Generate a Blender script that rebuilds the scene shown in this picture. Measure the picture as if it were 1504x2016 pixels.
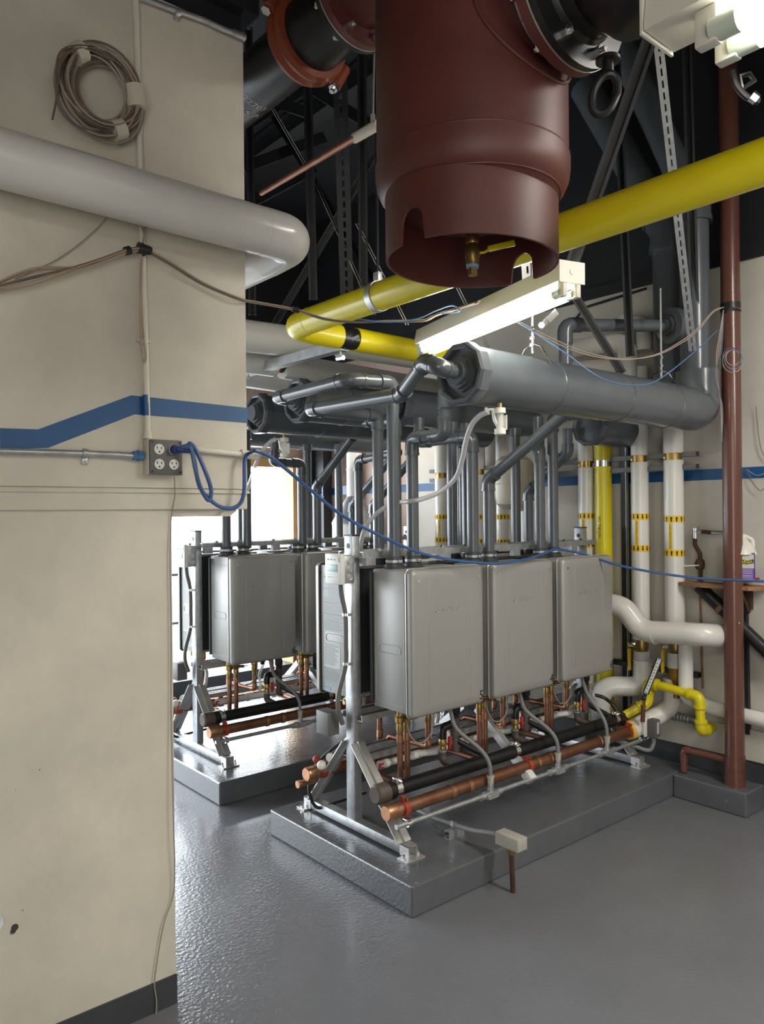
import bpy, bmesh, math, random
from mathutils import Vector as V, Matrix as MX
random.seed(4)
for o in list(bpy.data.objects): bpy.data.objects.remove(o)
scn = bpy.context.scene; COL = scn.collection
# ---------------------------------------------------------------- camera
cam = bpy.data.cameras.new('camera'); co = bpy.data.objects.new('camera', cam); COL.objects.link(co)
A = math.radians(50); TILT = .0098
fw = V((math.cos(A), math.sin(A), 0)); r0 = V((math.sin(A), -math.cos(A), 0)); up = V((0, 0, 1))
cr = (r0 - TILT*up).normalized(); cu = cr.cross(fw).normalized()
co.matrix_world = MX(((cr.x, cu.x, -fw.x, 0), (cr.y, cu.y, -fw.y, 0), (cr.z, cu.z, -fw.z, 1.7), (0, 0, 0, 1)))
cam.sensor_fit = 'VERTICAL'; cam.sensor_height = 24; cam.lens = 24*1511/2016; cam.clip_start = .05
scn.camera = co
# ---------------------------------------------------------------- world, lights, exposure
w = bpy.data.worlds.new('sky'); scn.world = w; w.use_nodes = True
wb = w.node_tree.nodes['Background']; wb.inputs[0].default_value = (.86, .935, 1, 1); wb.inputs[1].default_value = 11
vs = scn.view_settings; vs.view_transform = 'Standard'; vs.look = 'None'; vs.gamma = 1; vs.exposure = 0; vs.use_curve_mapping = False
def area(name, loc, target, sx, sy, power, col):
    l = bpy.data.lights.new(name, 'AREA'); l.shape = 'RECTANGLE'; l.size = sx; l.size_y = sy; l.energy = power; l.color = col
    o = bpy.data.objects.new(name, l); COL.objects.link(o); o.location = loc
    o.rotation_euler = (V(target)-V(loc)).to_track_quat('-Z', 'Y').to_euler(); return o
# added fill lights without fixtures: low and overhead behind the camera, right and rear
area('fill_low_behind', (-1.6, -2.6, 1.3), (2, 2.2, 1.1), 2.4, 2.2, 84, (1, .965, .92))
area('fill_over_behind', (.4, -.9, 3.1), (.9, .2, 0), 2.4, .3, 15, (1, .95, .87))
area('fill_over_right', (2.9, -.6, 3.1), (3.1, .6, 0), .3, 2.4, 98, (1, .955, .88))
area('fill_rear', (3.9, 4.85, 2.78), (3.95, 4.85, 0), .12, 1.2, 16, (1, .93, .82))  # added fill tucked behind the pipes to brighten the far wall
area('bay_portal', (1.01, 6.62, 1.19), (1.01, 3, 1.19), 6.8, 2.06, 1, (1, 1, 1)).data.cycles.is_portal = True   # only guides sampling of the sky through the open bay
# ---------------------------------------------------------------- materials
def mat(name, col, rough=.5, metal=0, var=0, vscale=6, bump=0, bscale=60, bdist=.002, coat=0, col2=None, spec=.5, emit=None, estr=0, alpha=1, trans=0):
    m = bpy.data.materials.new(name); m.use_nodes = True
    nt = m.node_tree; b = nt.nodes['Principled BSDF']
    b.inputs['Base Color'].default_value = (*col, 1); b.inputs['Roughness'].default_value = rough; b.inputs['Metallic'].default_value = metal
    b.inputs['Specular IOR Level'].default_value = spec; b.inputs['Coat Weight'].default_value = coat; b.inputs['Coat Roughness'].default_value = .12
    b.inputs['Transmission Weight'].default_value = trans; b.inputs['Alpha'].default_value = alpha
    if emit: b.inputs['Emission Color'].default_value = (*emit, 1); b.inputs['Emission Strength'].default_value = estr
    tc = nt.nodes.new('ShaderNodeTexCoord')
    if var:
        n = nt.nodes.new('ShaderNodeTexNoise'); n.inputs['Scale'].default_value = vscale; n.inputs['Detail'].default_value = 6; n.inputs['Roughness'].default_value = .65
        nt.links.new(tc.outputs['Object'], n.inputs['Vector'])
        r = nt.nodes.new('ShaderNodeValToRGB'); r.color_ramp.elements[0].position = .3; r.color_ramp.elements[1].position = .7
        c2 = col2 or tuple(c*(1-var) for c in col)
        r.color_ramp.elements[0].color = (*c2, 1); r.color_ramp.elements[1].color = (*[min(1, c*(1+var*.35)) for c in col], 1)
        nt.links.new(n.outputs['Fac'], r.inputs['Fac']); nt.links.new(r.outputs['Color'], b.inputs['Base Color'])
    if bump:
        n2 = nt.nodes.new('ShaderNodeTexNoise'); n2.inputs['Scale'].default_value = bscale; n2.inputs['Detail'].default_value = 4
        nt.links.new(tc.outputs['Object'], n2.inputs['Vector'])
        bp = nt.nodes.new('ShaderNodeBump'); bp.inputs['Strength'].default_value = bump; bp.inputs['Distance'].default_value = bdist
        nt.links.new(n2.outputs['Fac'], bp.inputs['Height']); nt.links.new(bp.outputs['Normal'], b.inputs['Normal'])
    return m
def speck(m, scale, thr, col, mixf=.8):   # paint chips and dirt marks with a shape of their own
    nt = m.node_tree; b = nt.nodes['Principled BSDF']; tc = nt.nodes.new('ShaderNodeTexCoord')
    n = nt.nodes.new('ShaderNodeTexNoise'); n.inputs['Scale'].default_value = scale; n.inputs['Detail'].default_value = 3
    nt.links.new(tc.outputs['Object'], n.inputs['Vector'])
    r = nt.nodes.new('ShaderNodeValToRGB'); r.color_ramp.elements[0].position = thr; r.color_ramp.elements[1].position = thr+.02
    r.color_ramp.elements[0].color = (0, 0, 0, 1); r.color_ramp.elements[1].color = (mixf,)*3+(1,)
    nt.links.new(n.outputs['Fac'], r.inputs['Fac'])
    mx = nt.nodes.new('ShaderNodeMix'); mx.data_type = 'RGBA'
    src = b.inputs['Base Color'].links[0].from_socket if b.inputs['Base Color'].links else None
    if src: nt.links.new(src, mx.inputs['A'])
    else: mx.inputs['A'].default_value = b.inputs['Base Color'].default_value
    mx.inputs['B'].default_value = (*col, 1)
    nt.links.new(r.outputs['Color'], mx.inputs['Factor']); nt.links.new(mx.outputs['Result'], b.inputs['Base Color'])
    return m
K = {}
K['wall'] = speck(speck(mat('cream_wall_paint', (.625, .585, .49), .55, var=.17, vscale=2.4, bump=.4, bscale=22, bdist=.003), 38, .765, (.12, .09, .06)), 5, .735, (.45, .40, .31), .5)
K['wallr'] = speck(mat('offwhite_wall_paint', (.56, .53, .475), .5, var=.13, vscale=2.4, bump=.2, bscale=20, bdist=.003), 26, .75, (.2, .17, .14), .7)
K['pink'] = mat('pinkish_wall_paint', (.5, .37, .31), .6, var=.12, vscale=3)
K['blue'] = speck(mat('blue_stripe_paint', (.010, .088, .245), .42, var=.12, vscale=8, bump=.2, bscale=40), 30, .76, (.03, .04, .06), .8)
K['dark'] = mat('black_ceiling_paint', (.010, .011, .014), .7, var=.3, vscale=3)
K['beam'] = mat('dark_steel_paint', (.012, .014, .018), .45, var=.3, vscale=9)
K['floor'] = mat('gray_floor_epoxy', (.165, .171, .188), .12, var=.12, vscale=1.6, bump=.7, bscale=62, bdist=.004, coat=.25)
K['pad'] = speck(mat('gray_pad_paint', (.112, .118, .130), .14, var=.14, vscale=4, bump=.4, bscale=62, bdist=.004, coat=.2), 24, .74, (.3, .3, .3), .5)
K['base'] = mat('charcoal_baseboard_paint', (.045, .048, .054), .5, var=.2, vscale=6)
K['pvc'] = mat('gray_pvc', (.088, .101, .115), .3, var=.10, vscale=10, coat=.25)
K['pvcfit'] = mat('gray_pvc_fitting', (.077, .088, .100), .27, coat=.3)
K['pvcdark'] = mat('gray_pvc_socket', (.05, .054, .06), .4)
K['jacket'] = mat('white_pvc_jacket', (.66, .645, .61), .28, var=.05, vscale=3, coat=.25)
K['whitepvc'] = mat('white_pvc', (.72, .71, .68), .35)
K['heater'] = mat('silver_heater_paint', (.335, .33, .315), .42, .3, bump=.08, bscale=500, bdist=.0006)
K['heaterlit'] = mat('highlit_heater_paint', (.46, .455, .435), .32, .5)  # heater paint lightened: highlights on rim, creases and logo put into the colour
K['heaterdark'] = mat('heater_rear_panel', (.03, .032, .034), .5)
K['galv'] = mat('galvanized_steel', (.52, .54, .55), .42, .75, var=.28, vscale=24)
K['strut'] = mat('zinc_strut', (.60, .60, .59), .38, .7, var=.15, vscale=16)
K['chrome'] = mat('bright_zinc', (.75, .75, .75), .2, 1)
K['copper'] = mat('copper', (.30, .155, .095), .42, .8, var=.35, vscale=9, col2=(.22, .085, .045))
K['coppercap'] = mat('new_copper', (.44, .23, .125), .38, .85, var=.2, vscale=20)
K['brass'] = mat('brass', (.42, .29, .10), .34, .9, var=.3, vscale=30)
K['iron'] = mat('black_iron', (.018, .018, .019), .36, .3, var=.3, vscale=20)
K['rusty'] = mat('rusty_iron', (.085, .045, .026), .75, .2, var=.5, vscale=22)
K['cap'] = mat('gray_iron_cap', (.115, .09, .075), .6, .3, var=.3, vscale=20)
K['red'] = mat('red_oxide_primer', (.105, .026, .021), .5, var=.32, vscale=3.5)
K['orange'] = mat('orange_coupling_paint', (.20, .042, .016), .45, var=.2, vscale=10)
K['clampred'] = mat('red_clamp_cushion', (.36, .05, .02), .5)
K['yellow'] = mat('yellow_gas_paint', (.66, .555, .008), .33, var=.07, vscale=5, coat=.2)
K['label'] = mat('yellow_pipe_label', (.75, .50, .02), .4)
K['ink'] = mat('black_print', (.012, .012, .012), .5)
K['fiber'] = mat('yellow_fiberglass', (.72, .44, .08), .9, bump=.6, bscale=120)
K['hose'] = mat('clear_vinyl_hose', (.66, .64, .64), .18, alpha=.62, coat=.5)
K['clear'] = mat('clear_plastic', (.80, .80, .74), .2, alpha=.55, coat=.4)
K['whiteplastic'] = mat('white_plastic', (.72, .71, .66), .38)
K['tan'] = mat('tan_wire', (.36, .27, .19), .5)
K['browncable'] = mat('brown_cable', (.15, .115, .085), .55)
K['graywire'] = mat('gray_wire', (.30, .27, .235), .55)
K['bluewire'] = mat('blue_wire', (.07, .15, .30), .45)
K['cord'] = mat('blue_extension_cord', (.04, .10, .26), .42)
K['plug'] = mat('blue_plug', (.03, .045, .19), .3)
K['tape'] = mat('masking_tape', (.60, .55, .45), .6)
K['blacktape'] = mat('black_tape', (.012, .012, .012), .4)
K['conduitpaint'] = mat('cream_conduit_paint', (.70, .67, .58), .45, var=.1, vscale=12)
K['boxgray'] = mat('gray_outlet_box', (.13, .128, .122), .5, .2)
K['boxtan'] = mat('beige_box_paint', (.42, .40, .35), .5)
K['conduit'] = mat('gray_flex_conduit', (.20, .205, .205), .5)
K['brown'] = mat('brown_pipe_paint', (.125, .047, .033), .3, var=.12, vscale=6, coat=.25)
K['lampwhite'] = mat('white_lamp_enamel', (.62, .60, .52), .4)
K['tube'] = mat('fluorescent_tube', (.9, .9, .85), .3, emit=(1, .965, .84), estr=30)
K['tubeend'] = mat('tube_end_glass', (.55, .62, .52), .3)
K['lcd'] = mat('teal_lcd', (.28, .47, .44), .3)
K['paper'] = mat('white_label_paper', (.50, .51, .50), .5)
K['foil'] = mat('silver_label_film', (.19, .20, .197), .4, .3)
K['redprint'] = mat('red_print', (.22, .03, .03), .5)
K['blueprint'] = mat('blue_print', (.17, .33, .52), .5)
K['purple'] = mat('purple_label', (.14, .05, .36), .4)
K['jug'] = mat('translucent_jug', (.66, .63, .57), .3)
K['wood'] = mat('worn_shelf_wood', (.30, .16, .08), .7, var=.45, vscale=14)
K['jamb'] = mat('tan_wood_frame', (.55, .33, .13), .5, var=.2, vscale=8)
K['winered'] = mat('red_plastic', (.40, .03, .03), .4)
K['bluemetal'] = mat('blue_painted_metal', (.09, .22, .42), .35, .3)
K['tank'] = mat('tan_tank_paint', (.48, .44, .34), .38, coat=.1)
K['outside'] = mat('pale_concrete', (.6, .6, .58), .8, var=.1, vscale=2)
# ---------------------------------------------------------------- mesh helpers
def frame(d):
    d = V(d).normalized(); a = V((0, 0, 1)) if abs(d.z) < .9 else V((1, 0, 0))
    x = a.cross(d).normalized(); return x, d.cross(x), d
def fil(pts, rad, n=6):
    P = [V(p) for p in pts]; out = [P[0]]
    for i in range(1, len(P)-1):
        a = (P[i-1]-P[i]); b = (P[i+1]-P[i]); la, lb = a.length, b.length
        if la < 1e-6 or lb < 1e-6: continue
        a.normalize(); b.normalize(); ang = a.angle(b, math.pi)
        if ang > 3.1: out.append(P[i]); continue
        t = min(rad/math.tan(ang/2), la*.48, lb*.48); s = P[i]+a*t; e = P[i]+b*t
        for k in range(n+1):
            u = k/n; out.append(s*(1-u)**2 + P[i]*2*u*(1-u) + e*u*u)
    out.append(P[-1]); return out
def spl(pts, n=8):   # Catmull-Rom
    P = [V(p) for p in pts]; P = [P[0]*2-P[1]]+P+[P[-1]*2-P[-2]]; out = []
    for i in range(1, len(P)-2):
        a, b, c, d = P[i-1:i+3]
        for k in range(n):
            t = k/n; out.append(.5*((2*b)+(c-a)*t+(2*a-5*b+4*c-d)*t*t+(3*b-a-3*c+d)*t**3))
    out.append(P[-2]); return out
class M:
    def __init__(s): s.bm = bmesh.new()
    def box(s, a, b, bev=0, mx=None):
        lo = [min(a[i], b[i]) for i in range(3)]; hi = [max(a[i], b[i]) for i in range(3)]
        t = bmesh.new(); r = bmesh.ops.create_cube(t, size=1)
        for v in t.verts: v.co = V([lo[i]+(v.co[i]+.5)*(hi[i]-lo[i]) for i in range(3)])
        if bev: bmesh.ops.bevel(t, geom=t.edges[:], offset=bev, segments=2, affect='EDGES', profile=.5)
        if mx: t.transform(mx)
        s.merge(t); return s
    def merge(s, t):
        me = bpy.data.meshes.new('tmp'); t.to_mesh(me); t.free(); s.bm.from_mesh(me); bpy.data.meshes.remove(me); return s
    def bar(s, p0, p1, wx, wy, upv=(0, 0, 1), bev=0):   # rectangular bar between two points
        p0, p1 = V(p0), V(p1); d = (p1-p0); L = d.length; d.normalize(); u = V(upv)
        if abs(u.dot(d)) > .95: u = V((1, 0, 0)) if abs(d.x) < .9 else V((0, 1, 0))
        x = u.cross(d).normalized(); y = d.cross(x); c = (p0+p1)/2
        mx = MX(((x.x, y.x, d.x, c.x), (x.y, y.y, d.y, c.y), (x.z, y.z, d.z, c.z), (0, 0, 0, 1)))
        return s.box((-wx/2, -wy/2, -L/2), (wx/2, wy/2, L/2), bev, mx)
    def channel(s, p0, p1, wx, wy, upv=(0, 0, 1), t=.004):   # open strut channel, mouth towards +y of its frame
        p0, p1 = V(p0), V(p1); d = (p1-p0); L = d.length; d.normalize(); u = V(upv)
        if abs(u.dot(d)) > .95: u = V((1, 0, 0)) if abs(d.x) < .9 else V((0, 1, 0))
        x = u.cross(d).normalized(); y = d.cross(x); c = (p0+p1)/2
        mx = MX(((x.x, y.x, d.x, c.x), (x.y, y.y, d.y, c.y), (x.z, y.z, d.z, c.z), (0, 0, 0, 1)))
        h = L/2
        s.box((-wx/2, -wy/2, -h), (wx/2, -wy/2+t, h), 0, mx)
        for sg in (-1, 1):
            s.box((sg*wx/2, -wy/2+t, -h), (sg*(wx/2-t), wy/2, h), 0, mx)
            s.box((sg*(wx/2-t), wy/2-t, -h), (sg*wx*.24, wy/2, h), 0, mx)
        return s
    def cyl(s, p0, p1, r, r2=None, seg=20, cap=True):
        p0, p1 = V(p0), V(p1); r2 = r if r2 is None else r2; x, y, d = frame(p1-p0); bm = s.bm
        A_ = []; B_ = []
        for k in range(seg):
            c, q = math.cos(2*math.pi*k/seg), math.sin(2*math.pi*k/seg)
            A_.append(bm.verts.new(p0+(x*c+y*q)*r)); B_.append(bm.verts.new(p1+(x*c+y*q)*r2))
        for k in range(seg): bm.faces.new((A_[k], A_[(k+1) % seg], B_[(k+1) % seg], B_[k]))
        if cap: bm.faces.new(A_[::-1]); bm.faces.new(B_)
        return s
    def tube(s, pts, r, seg=10, closed=False):
        P = [V(p) for p in pts]; P = [p for i, p in enumerate(P) if i == 0 or (p-P[i-1]).length > 1e-6]
        n = len(P); bm = s.bm; rings = []; px = None
        for i in range(n):
            if closed: d = P[(i+1) % n]-P[i-1]
            else: d = P[min(i+1, n-1)]-P[max(i-1, 0)]
            d.normalize()
            if px is None: px = frame(d)[0]
            x = (px-d*px.dot(d)).normalized(); px = x; y = d.cross(x)
            rr = r(i/(n-1)) if callable(r) else r
            rings.append([bm.verts.new(P[i]+(x*math.cos(2*math.pi*k/seg)+y*math.sin(2*math.pi*k/seg))*rr) for k in range(seg)])
        for i in range(n if closed else n-1):
            a, b = rings[i], rings[(i+1) % n]
            for k in range(seg): bm.faces.new((a[k], a[(k+1) % seg], b[(k+1) % seg], b[k]))
        if not closed: bm.faces.new(rings[0][::-1]); bm.faces.new(rings[-1])
        return s
    def ring(s, c, ax, R, r, seg=32, rs=10, flat=1):
        x, y, d = frame(ax); c = V(c)
        return s.tube([c+(x*math.cos(2*math.pi*k/seg)+y*math.sin(2*math.pi*k/seg)*flat)*R for k in range(seg)], r, rs, True)
    def lathe(s, prof, o, ax=(0, 0, 1), seg=32):
        x, y, d = frame(ax); o = V(o); bm = s.bm; rings = []
        for r, h in prof:
            rings.append([bm.verts.new(o+d*h+(x*math.cos(2*math.pi*k/seg)+y*math.sin(2*math.pi*k/seg))*max(r, 1e-5)) for k in range(seg)])
        for a, b in zip(rings, rings[1:]):
            for k in range(seg): bm.faces.new((a[k], a[(k+1) % seg], b[(k+1) % seg], b[k]))
        return s
    def prism(s, poly, o, ux, uy, depth):   # polygon in the plane (ux, uy) extruded along ux x uy
        o, ux, uy = V(o), V(ux), V(uy); nn = ux.cross(uy).normalized()*depth; bm = s.bm
        a = [bm.verts.new(o+ux*p[0]+uy*p[1]) for p in poly]; b = [bm.verts.new(v.co+nn) for v in a]; n = len(a)
        bm.faces.new(a[::-1]); bm.faces.new(b)
        for k in range(n): bm.faces.new((a[k], a[(k+1) % n], b[(k+1) % n], b[k]))
        return s
    def sph(s, c, r, sc=(1, 1, 1), seg=16):
        t = bmesh.new(); bmesh.ops.create_uvsphere(t, u_segments=seg, v_segments=seg//2+2, radius=r)
        t.transform(MX.Translation(V(c)) @ MX.Diagonal((*sc, 1))); return s.merge(t)
    def hexn(s, p0, p1, r, seg=6): return s.cyl(p0, p1, r, seg=seg)
    def text(s, txt, o, ux, uy, size, depth=.0006, align='LEFT', sx=1):
        cu_ = bpy.data.curves.new('t', 'FONT'); cu_.body = txt; cu_.size = size; cu_.extrude = 0; cu_.align_x = align
        cu_.resolution_u = 2
        ob = bpy.data.objects.new('t', cu_); COL.objects.link(ob); dg = bpy.context.evaluated_depsgraph_get()
        me = bpy.data.meshes.new_from_object(ob.evaluated_get(dg)); t = bmesh.new(); t.from_mesh(me)
        bpy.data.objects.remove(ob); bpy.data.curves.remove(cu_); bpy.data.meshes.remove(me)
        r = bmesh.ops.extrude_face_region(t, geom=t.faces[:])
        bmesh.ops.translate(t, vec=(0, 0, depth), verts=[g for g in r['geom'] if isinstance(g, bmesh.types.BMVert)])
        o, ux, uy = V(o), V(ux).normalized(), V(uy).normalized(); n = ux.cross(uy)
        for v in t.verts: v.co = o+ux*v.co.x*sx+uy*v.co.y+n*v.co.z
        return s.merge(t)
    def warp(s, fn):
        for v in s.bm.verts: v.co = fn(v.co)
        return s
ORG = {}
def part(name, m, mt, parent=None, label=None, smooth=35, kind=None):
    me = bpy.data.meshes.new(name); bm = m.bm; bmesh.ops.recalc_face_normals(bm, faces=bm.faces[:])
    org = ORG.get(parent.name, V((0, 0, 0))) if parent else V((0, 0, 0))
    if org.length: bmesh.ops.translate(bm, verts=bm.verts[:], vec=-org)
    bm.to_mesh(me); bm.free()
    if smooth:
        for p in me.polygons: p.use_smooth = True
        me.set_sharp_from_angle(angle=math.radians(smooth))
    me.materials.append(K[mt] if isinstance(mt, str) else mt)
    o = bpy.data.objects.new(name, me); COL.objects.link(o)
    if parent: o.parent = parent; ORG[o.name] = org
    if label: o['label'] = label
    if kind: o['kind'] = kind
    return o
def struct(name, m, mt, parent=None, **k): return part(name, m, mt, parent, kind=None if parent else 'structure', **k)
RACK = []; onrack = [None]
def thing(name, label, cat, loc=(0, 0, 0), group=None, label2=None):
    o = bpy.data.objects.new(name, None); COL.objects.link(o); o.location = loc; o.empty_display_size = .05
    o['label'] = label; o['category'] = cat; ORG[o.name] = V(loc)
    if group: o['group'] = group
    if label2: RACK.append((o, label2))
    return o
def tag(o, label, cat, group=None, label2=None):
    o['label'] = label; o['category'] = cat
    if group: o['group'] = group
    if label2: RACK.append((o, label2))
    return o
def dup(root, loc=None, label=None, rotz=None):
    r = root.copy(); COL.objects.link(r)
    if loc is not None: r.location = loc
    if rotz is not None: r.rotation_euler = (0, 0, rotz)
    if label: r['label'] = label
    for ch in root.children:
        c = ch.copy(); COL.objects.link(c); c.parent = r
        for g in ch.children:
            d = g.copy(); COL.objects.link(d); d.parent = c
    return r
def run(name, label, cat, pts, r, mt='pvc', fit='pvcfit', rad=None, sock=1.16, group=None, label2=None, seg=18, ends=(0, 0), fitlen=.9):
    """a pipe run: straight pipe parts between bends, each bend an elbow part with sockets"""
    P = [V(p) for p in pts]; rad = rad or r*1.6; t = thing(name, label, cat, P[0], group, label2); cut = [(0, 0)]
    for i in range(1, len(P)-1):
        a = (P[i-1]-P[i]).normalized(); b = (P[i+1]-P[i]).normalized(); ang = a.angle(b)
        tl = min(rad/math.tan(ang/2), (P[i-1]-P[i]).length*.45, (P[i+1]-P[i]).length*.45); cut.append((tl, tl))
    cut.append((0, 0))
    for i in range(len(P)-1):
        d = (P[i+1]-P[i]).normalized(); s = P[i]+d*cut[i][1]; e = P[i+1]-d*cut[i+1][0]
        part('pipe', M().cyl(s, e, r, seg=seg), mt, t)
    for i in range(1, len(P)-1):
        a = (P[i-1]-P[i]).normalized(); b = (P[i+1]-P[i]).normalized(); L = cut[i][0]; ex = r*fitlen
        la = min(L+ex, (P[i-1]-P[i]).length*.5); lb = min(L+ex, (P[i+1]-P[i]).length*.5)
        arc = fil([P[i]+a*la, P[i], P[i]+b*lb], rad, 7)
        m = M().tube(arc, r*sock, seg)
        for q, dd, l in ((P[i], a, la), (P[i], b, lb)): m.cyl(q+dd*(l-r*.35), q+dd*(l+.002), r*sock*1.06, seg=seg)
        part('elbow', m, fit, t)
    for k, f in enumerate(ends):
        if f:
            q = P[0] if k == 0 else P[-1]; d = ((P[1]-P[0]) if k == 0 else (P[-2]-P[-1])).normalized()
            part('coupling', M().cyl(q, q+d*r*f, r*sock*1.05, seg=seg), fit, t)
    return t
# ================================================================ THE ROOM
PZ = .134; WX = 4.46; BY = 6.6; CZ = 4.6
struct('floor', M().box((-3, -3, -.1), (WX+.2, BY, 0)), 'floor', smooth=0)
struct('ceiling', M().box((-3.2, -3.2, CZ), (WX+.2, BY+.2, CZ+.1)), 'dark', smooth=0)
wl = struct('wall_left', M().box((-3, 2.5, 1.79), (1.447, 2.72, 3.47)), 'wall', smooth=0)
struct('lintel_band', M().box((-3, 2.507, 1.715), (1.452, 2.72, 1.79), .004).box((-3, 2.498, 1.773), (1.456, 2.6, 1.782)), 'wall', wl, smooth=0)
struct('lower_wall', M().box((-3, 2.52, 0), (1.157, 2.72, 1.715)), 'wall', wl, smooth=0)
struct('lintel', M().prism([(0, 0), (.235, 0), (.262, .02), (.262, .09), (0, .09)], (1.157, 2.53, 1.69), (1, 0, 0), (0, 0, 1), -.19), 'wall', wl, smooth=0)
struct('blue_stripe', M().prism([(0.604, 1.963), (0.713, 1.966), (1.009, 2.098), (1.451, 2.091), (1.450, 2.035), (1.020, 2.035), (0.742, 1.910), (0.604, 1.900)], (0, 2.4985, 0), (1, 0, 0), (0, 0, 1), -.0015), 'blue', wl, smooth=0)
struct('upper_beam', M().box((-3, 2.52, 3.47), (1.447, 2.72, CZ)).box((-3, 2.47, 3.55), (1.5, 2.8, 3.62)), 'dark', wl, smooth=0)
struct('baseboard_left', M().box((-3, 2.512, 0), (1.158, 2.53, .10)), 'base', smooth=0)
wr = struct('wall_right', M().box((WX, -3, 0), (WX+.2, 4.9, 3.13)), 'wallr', smooth=0)
struct('far_wall_panel', M().box((WX, 4.9, 0), (WX+.2, BY+.2, 3.13)), 'pink', wr, smooth=0)
struct('upper_wall', M().box((WX, -3, 3.13), (WX+.2, BY+.2, CZ)).box((WX-.03, -3, 3.13), (WX, BY, 3.2)), 'dark', wr, smooth=0)
struct('blue_stripe', M().box((WX-.0015, -3, 1.872), (WX, BY, 1.938)), 'blue', wr, smooth=0)
struct('board_ledge', M().box((WX-.02, -3, .25), (WX, 4.4, .43), .004), 'wallr', wr, smooth=0)
struct('baseboard_right', M().box((WX-.012, -3, 0), (WX, BY, .25)), 'base', smooth=0)
wk = struct('wall_back', M().box((-3, BY, 2.22), (WX+.2, BY+.2, 3.4)).box((4.42, BY, 0), (WX+.2, BY+.2, 2.22)).box((-3, BY, 0), (-2.4, BY+.2, 2.22)).box((-2.4, BY, 0), (4.42, BY+.2, .16)), 'pink', smooth=0)  # bay opening extended left, out of view, to light the sides facing left
struct('upper_wall', M().box((-3, BY, 3.4), (WX+.2, BY+.2, CZ)), 'dark', wk, smooth=0)
struct('threshold', M().box((-2.4, BY-.02, 0), (4.42, BY+.22, .165)), 'base', wk, smooth=0)
struct('trim_1', M().box((4.335, BY-.03, .165), (4.425, BY+.2, 2.22)).box((-2.4, BY-.03, 2.16), (4.425, BY+.2, 2.24)), 'jamb', smooth=0)
struct('wall_front', M().box((-3.2, -3.2, 0), (WX+.2, -3, CZ)), 'wallr', smooth=0)
struct('wall_west', M().box((-3.2, -3, 0), (-3, BY+.2, CZ)), 'wallr', smooth=0)
# ground outside the open bay and a pipe railing on it
struct('trim_2', M().box((-8, BY+.2, -.1), (16, 22, 0)), 'outside', smooth=0)
t = thing('pipe_railing', 'thin dark pipe railing outside the bright open bay', 'railing', (2.5, 7.6, 0))
for zz in (.55, 1.06): part('rail', M().cyl((1.2, 7.6, zz), (4.8, 7.6, zz), .016, seg=10), 'beam', t)
for xx in (1.4, 3.0, 4.6): part('baluster', M().cyl((xx, 7.6, 0), (xx, 7.6, 1.08), .02, seg=10), 'beam', t)
# pads
def pad(label, x0, y0, x1, y1):
    m = M().box((x0, y0, 0), (x1, y1, PZ), .008); return tag(part('concrete_pad', m, 'pad', smooth=0), label, 'concrete pad')
pad('near gray painted concrete pad under the front heater rack', 2.143, 2.382, WX-.014, 3.50)
pad('far gray painted concrete pad under the rear heater rack in the daylight', 2.13, 4.03, WX-.014, 5.16)
pad('low gray painted curb under the brown vertical pipe', 4.22, 1.95, WX-.014, 2.379)
# steel columns on the far right wall
for y, n, mt, lab in ((6.16, .20, 'beam', 'dark steel column at the far corner beside the open bay'), (5.72, .30, 'wood', 'brown weathered flat post with a blue band near the far corner')):
    t = thing('steel_column' if mt == 'beam' else 'wall_post', lab, 'column', (WX-.06, y, 0))
    if mt == 'beam': part('column_web', M().box((WX-.075, y-.1, 0), (WX-.065, y+.1, 2.9)).box((WX-.12, y-.11, 0), (WX-.02, y-.1, 2.9)).box((WX-.12, y+.1, 0), (WX-.02, y+.11, 2.9)), mt, t)
    else: part('post_board', M().box((WX-.08, y-.15, 0), (WX-.014, y+.15, 2.9), .004), K['rusty'], t)
    part('painted_band', M().box((WX-.126 if mt == 'beam' else WX-.084, y-n*.55, 1.868), (WX-.122 if mt == 'beam' else WX-.0805, y+n*.55, 1.95)), 'blue', t)
# ================================================================ LEFT WALL
t = thing('insulated_pipe', 'large white jacketed pipe across the cream wall, turning away at its end', 'pipe', (.55, 2.36, 2.74))
R_ = .083
part('jacket', M().cyl((-2.2, 2.365, 2.755), (1.44, 2.365, 2.705), R_, seg=40), 'jacket', t)
part('elbow', M().tube(fil([(1.435, 2.365, 2.705), (1.57, 2.365, 2.703), (1.57, 2.55, 2.695)], .125, 12), R_*1.012, 40), 'jacket', t)
part('jacket', M().cyl((1.57, 2.545, 2.695), (1.57, 6.5, 2.69), R_, seg=40), 'jacket', t)
part('seam_band', M().cyl((1.33, 2.365, 2.7065), (1.345, 2.365, 2.7062), R_*1.012, seg=40), 'jacket', t)
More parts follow.
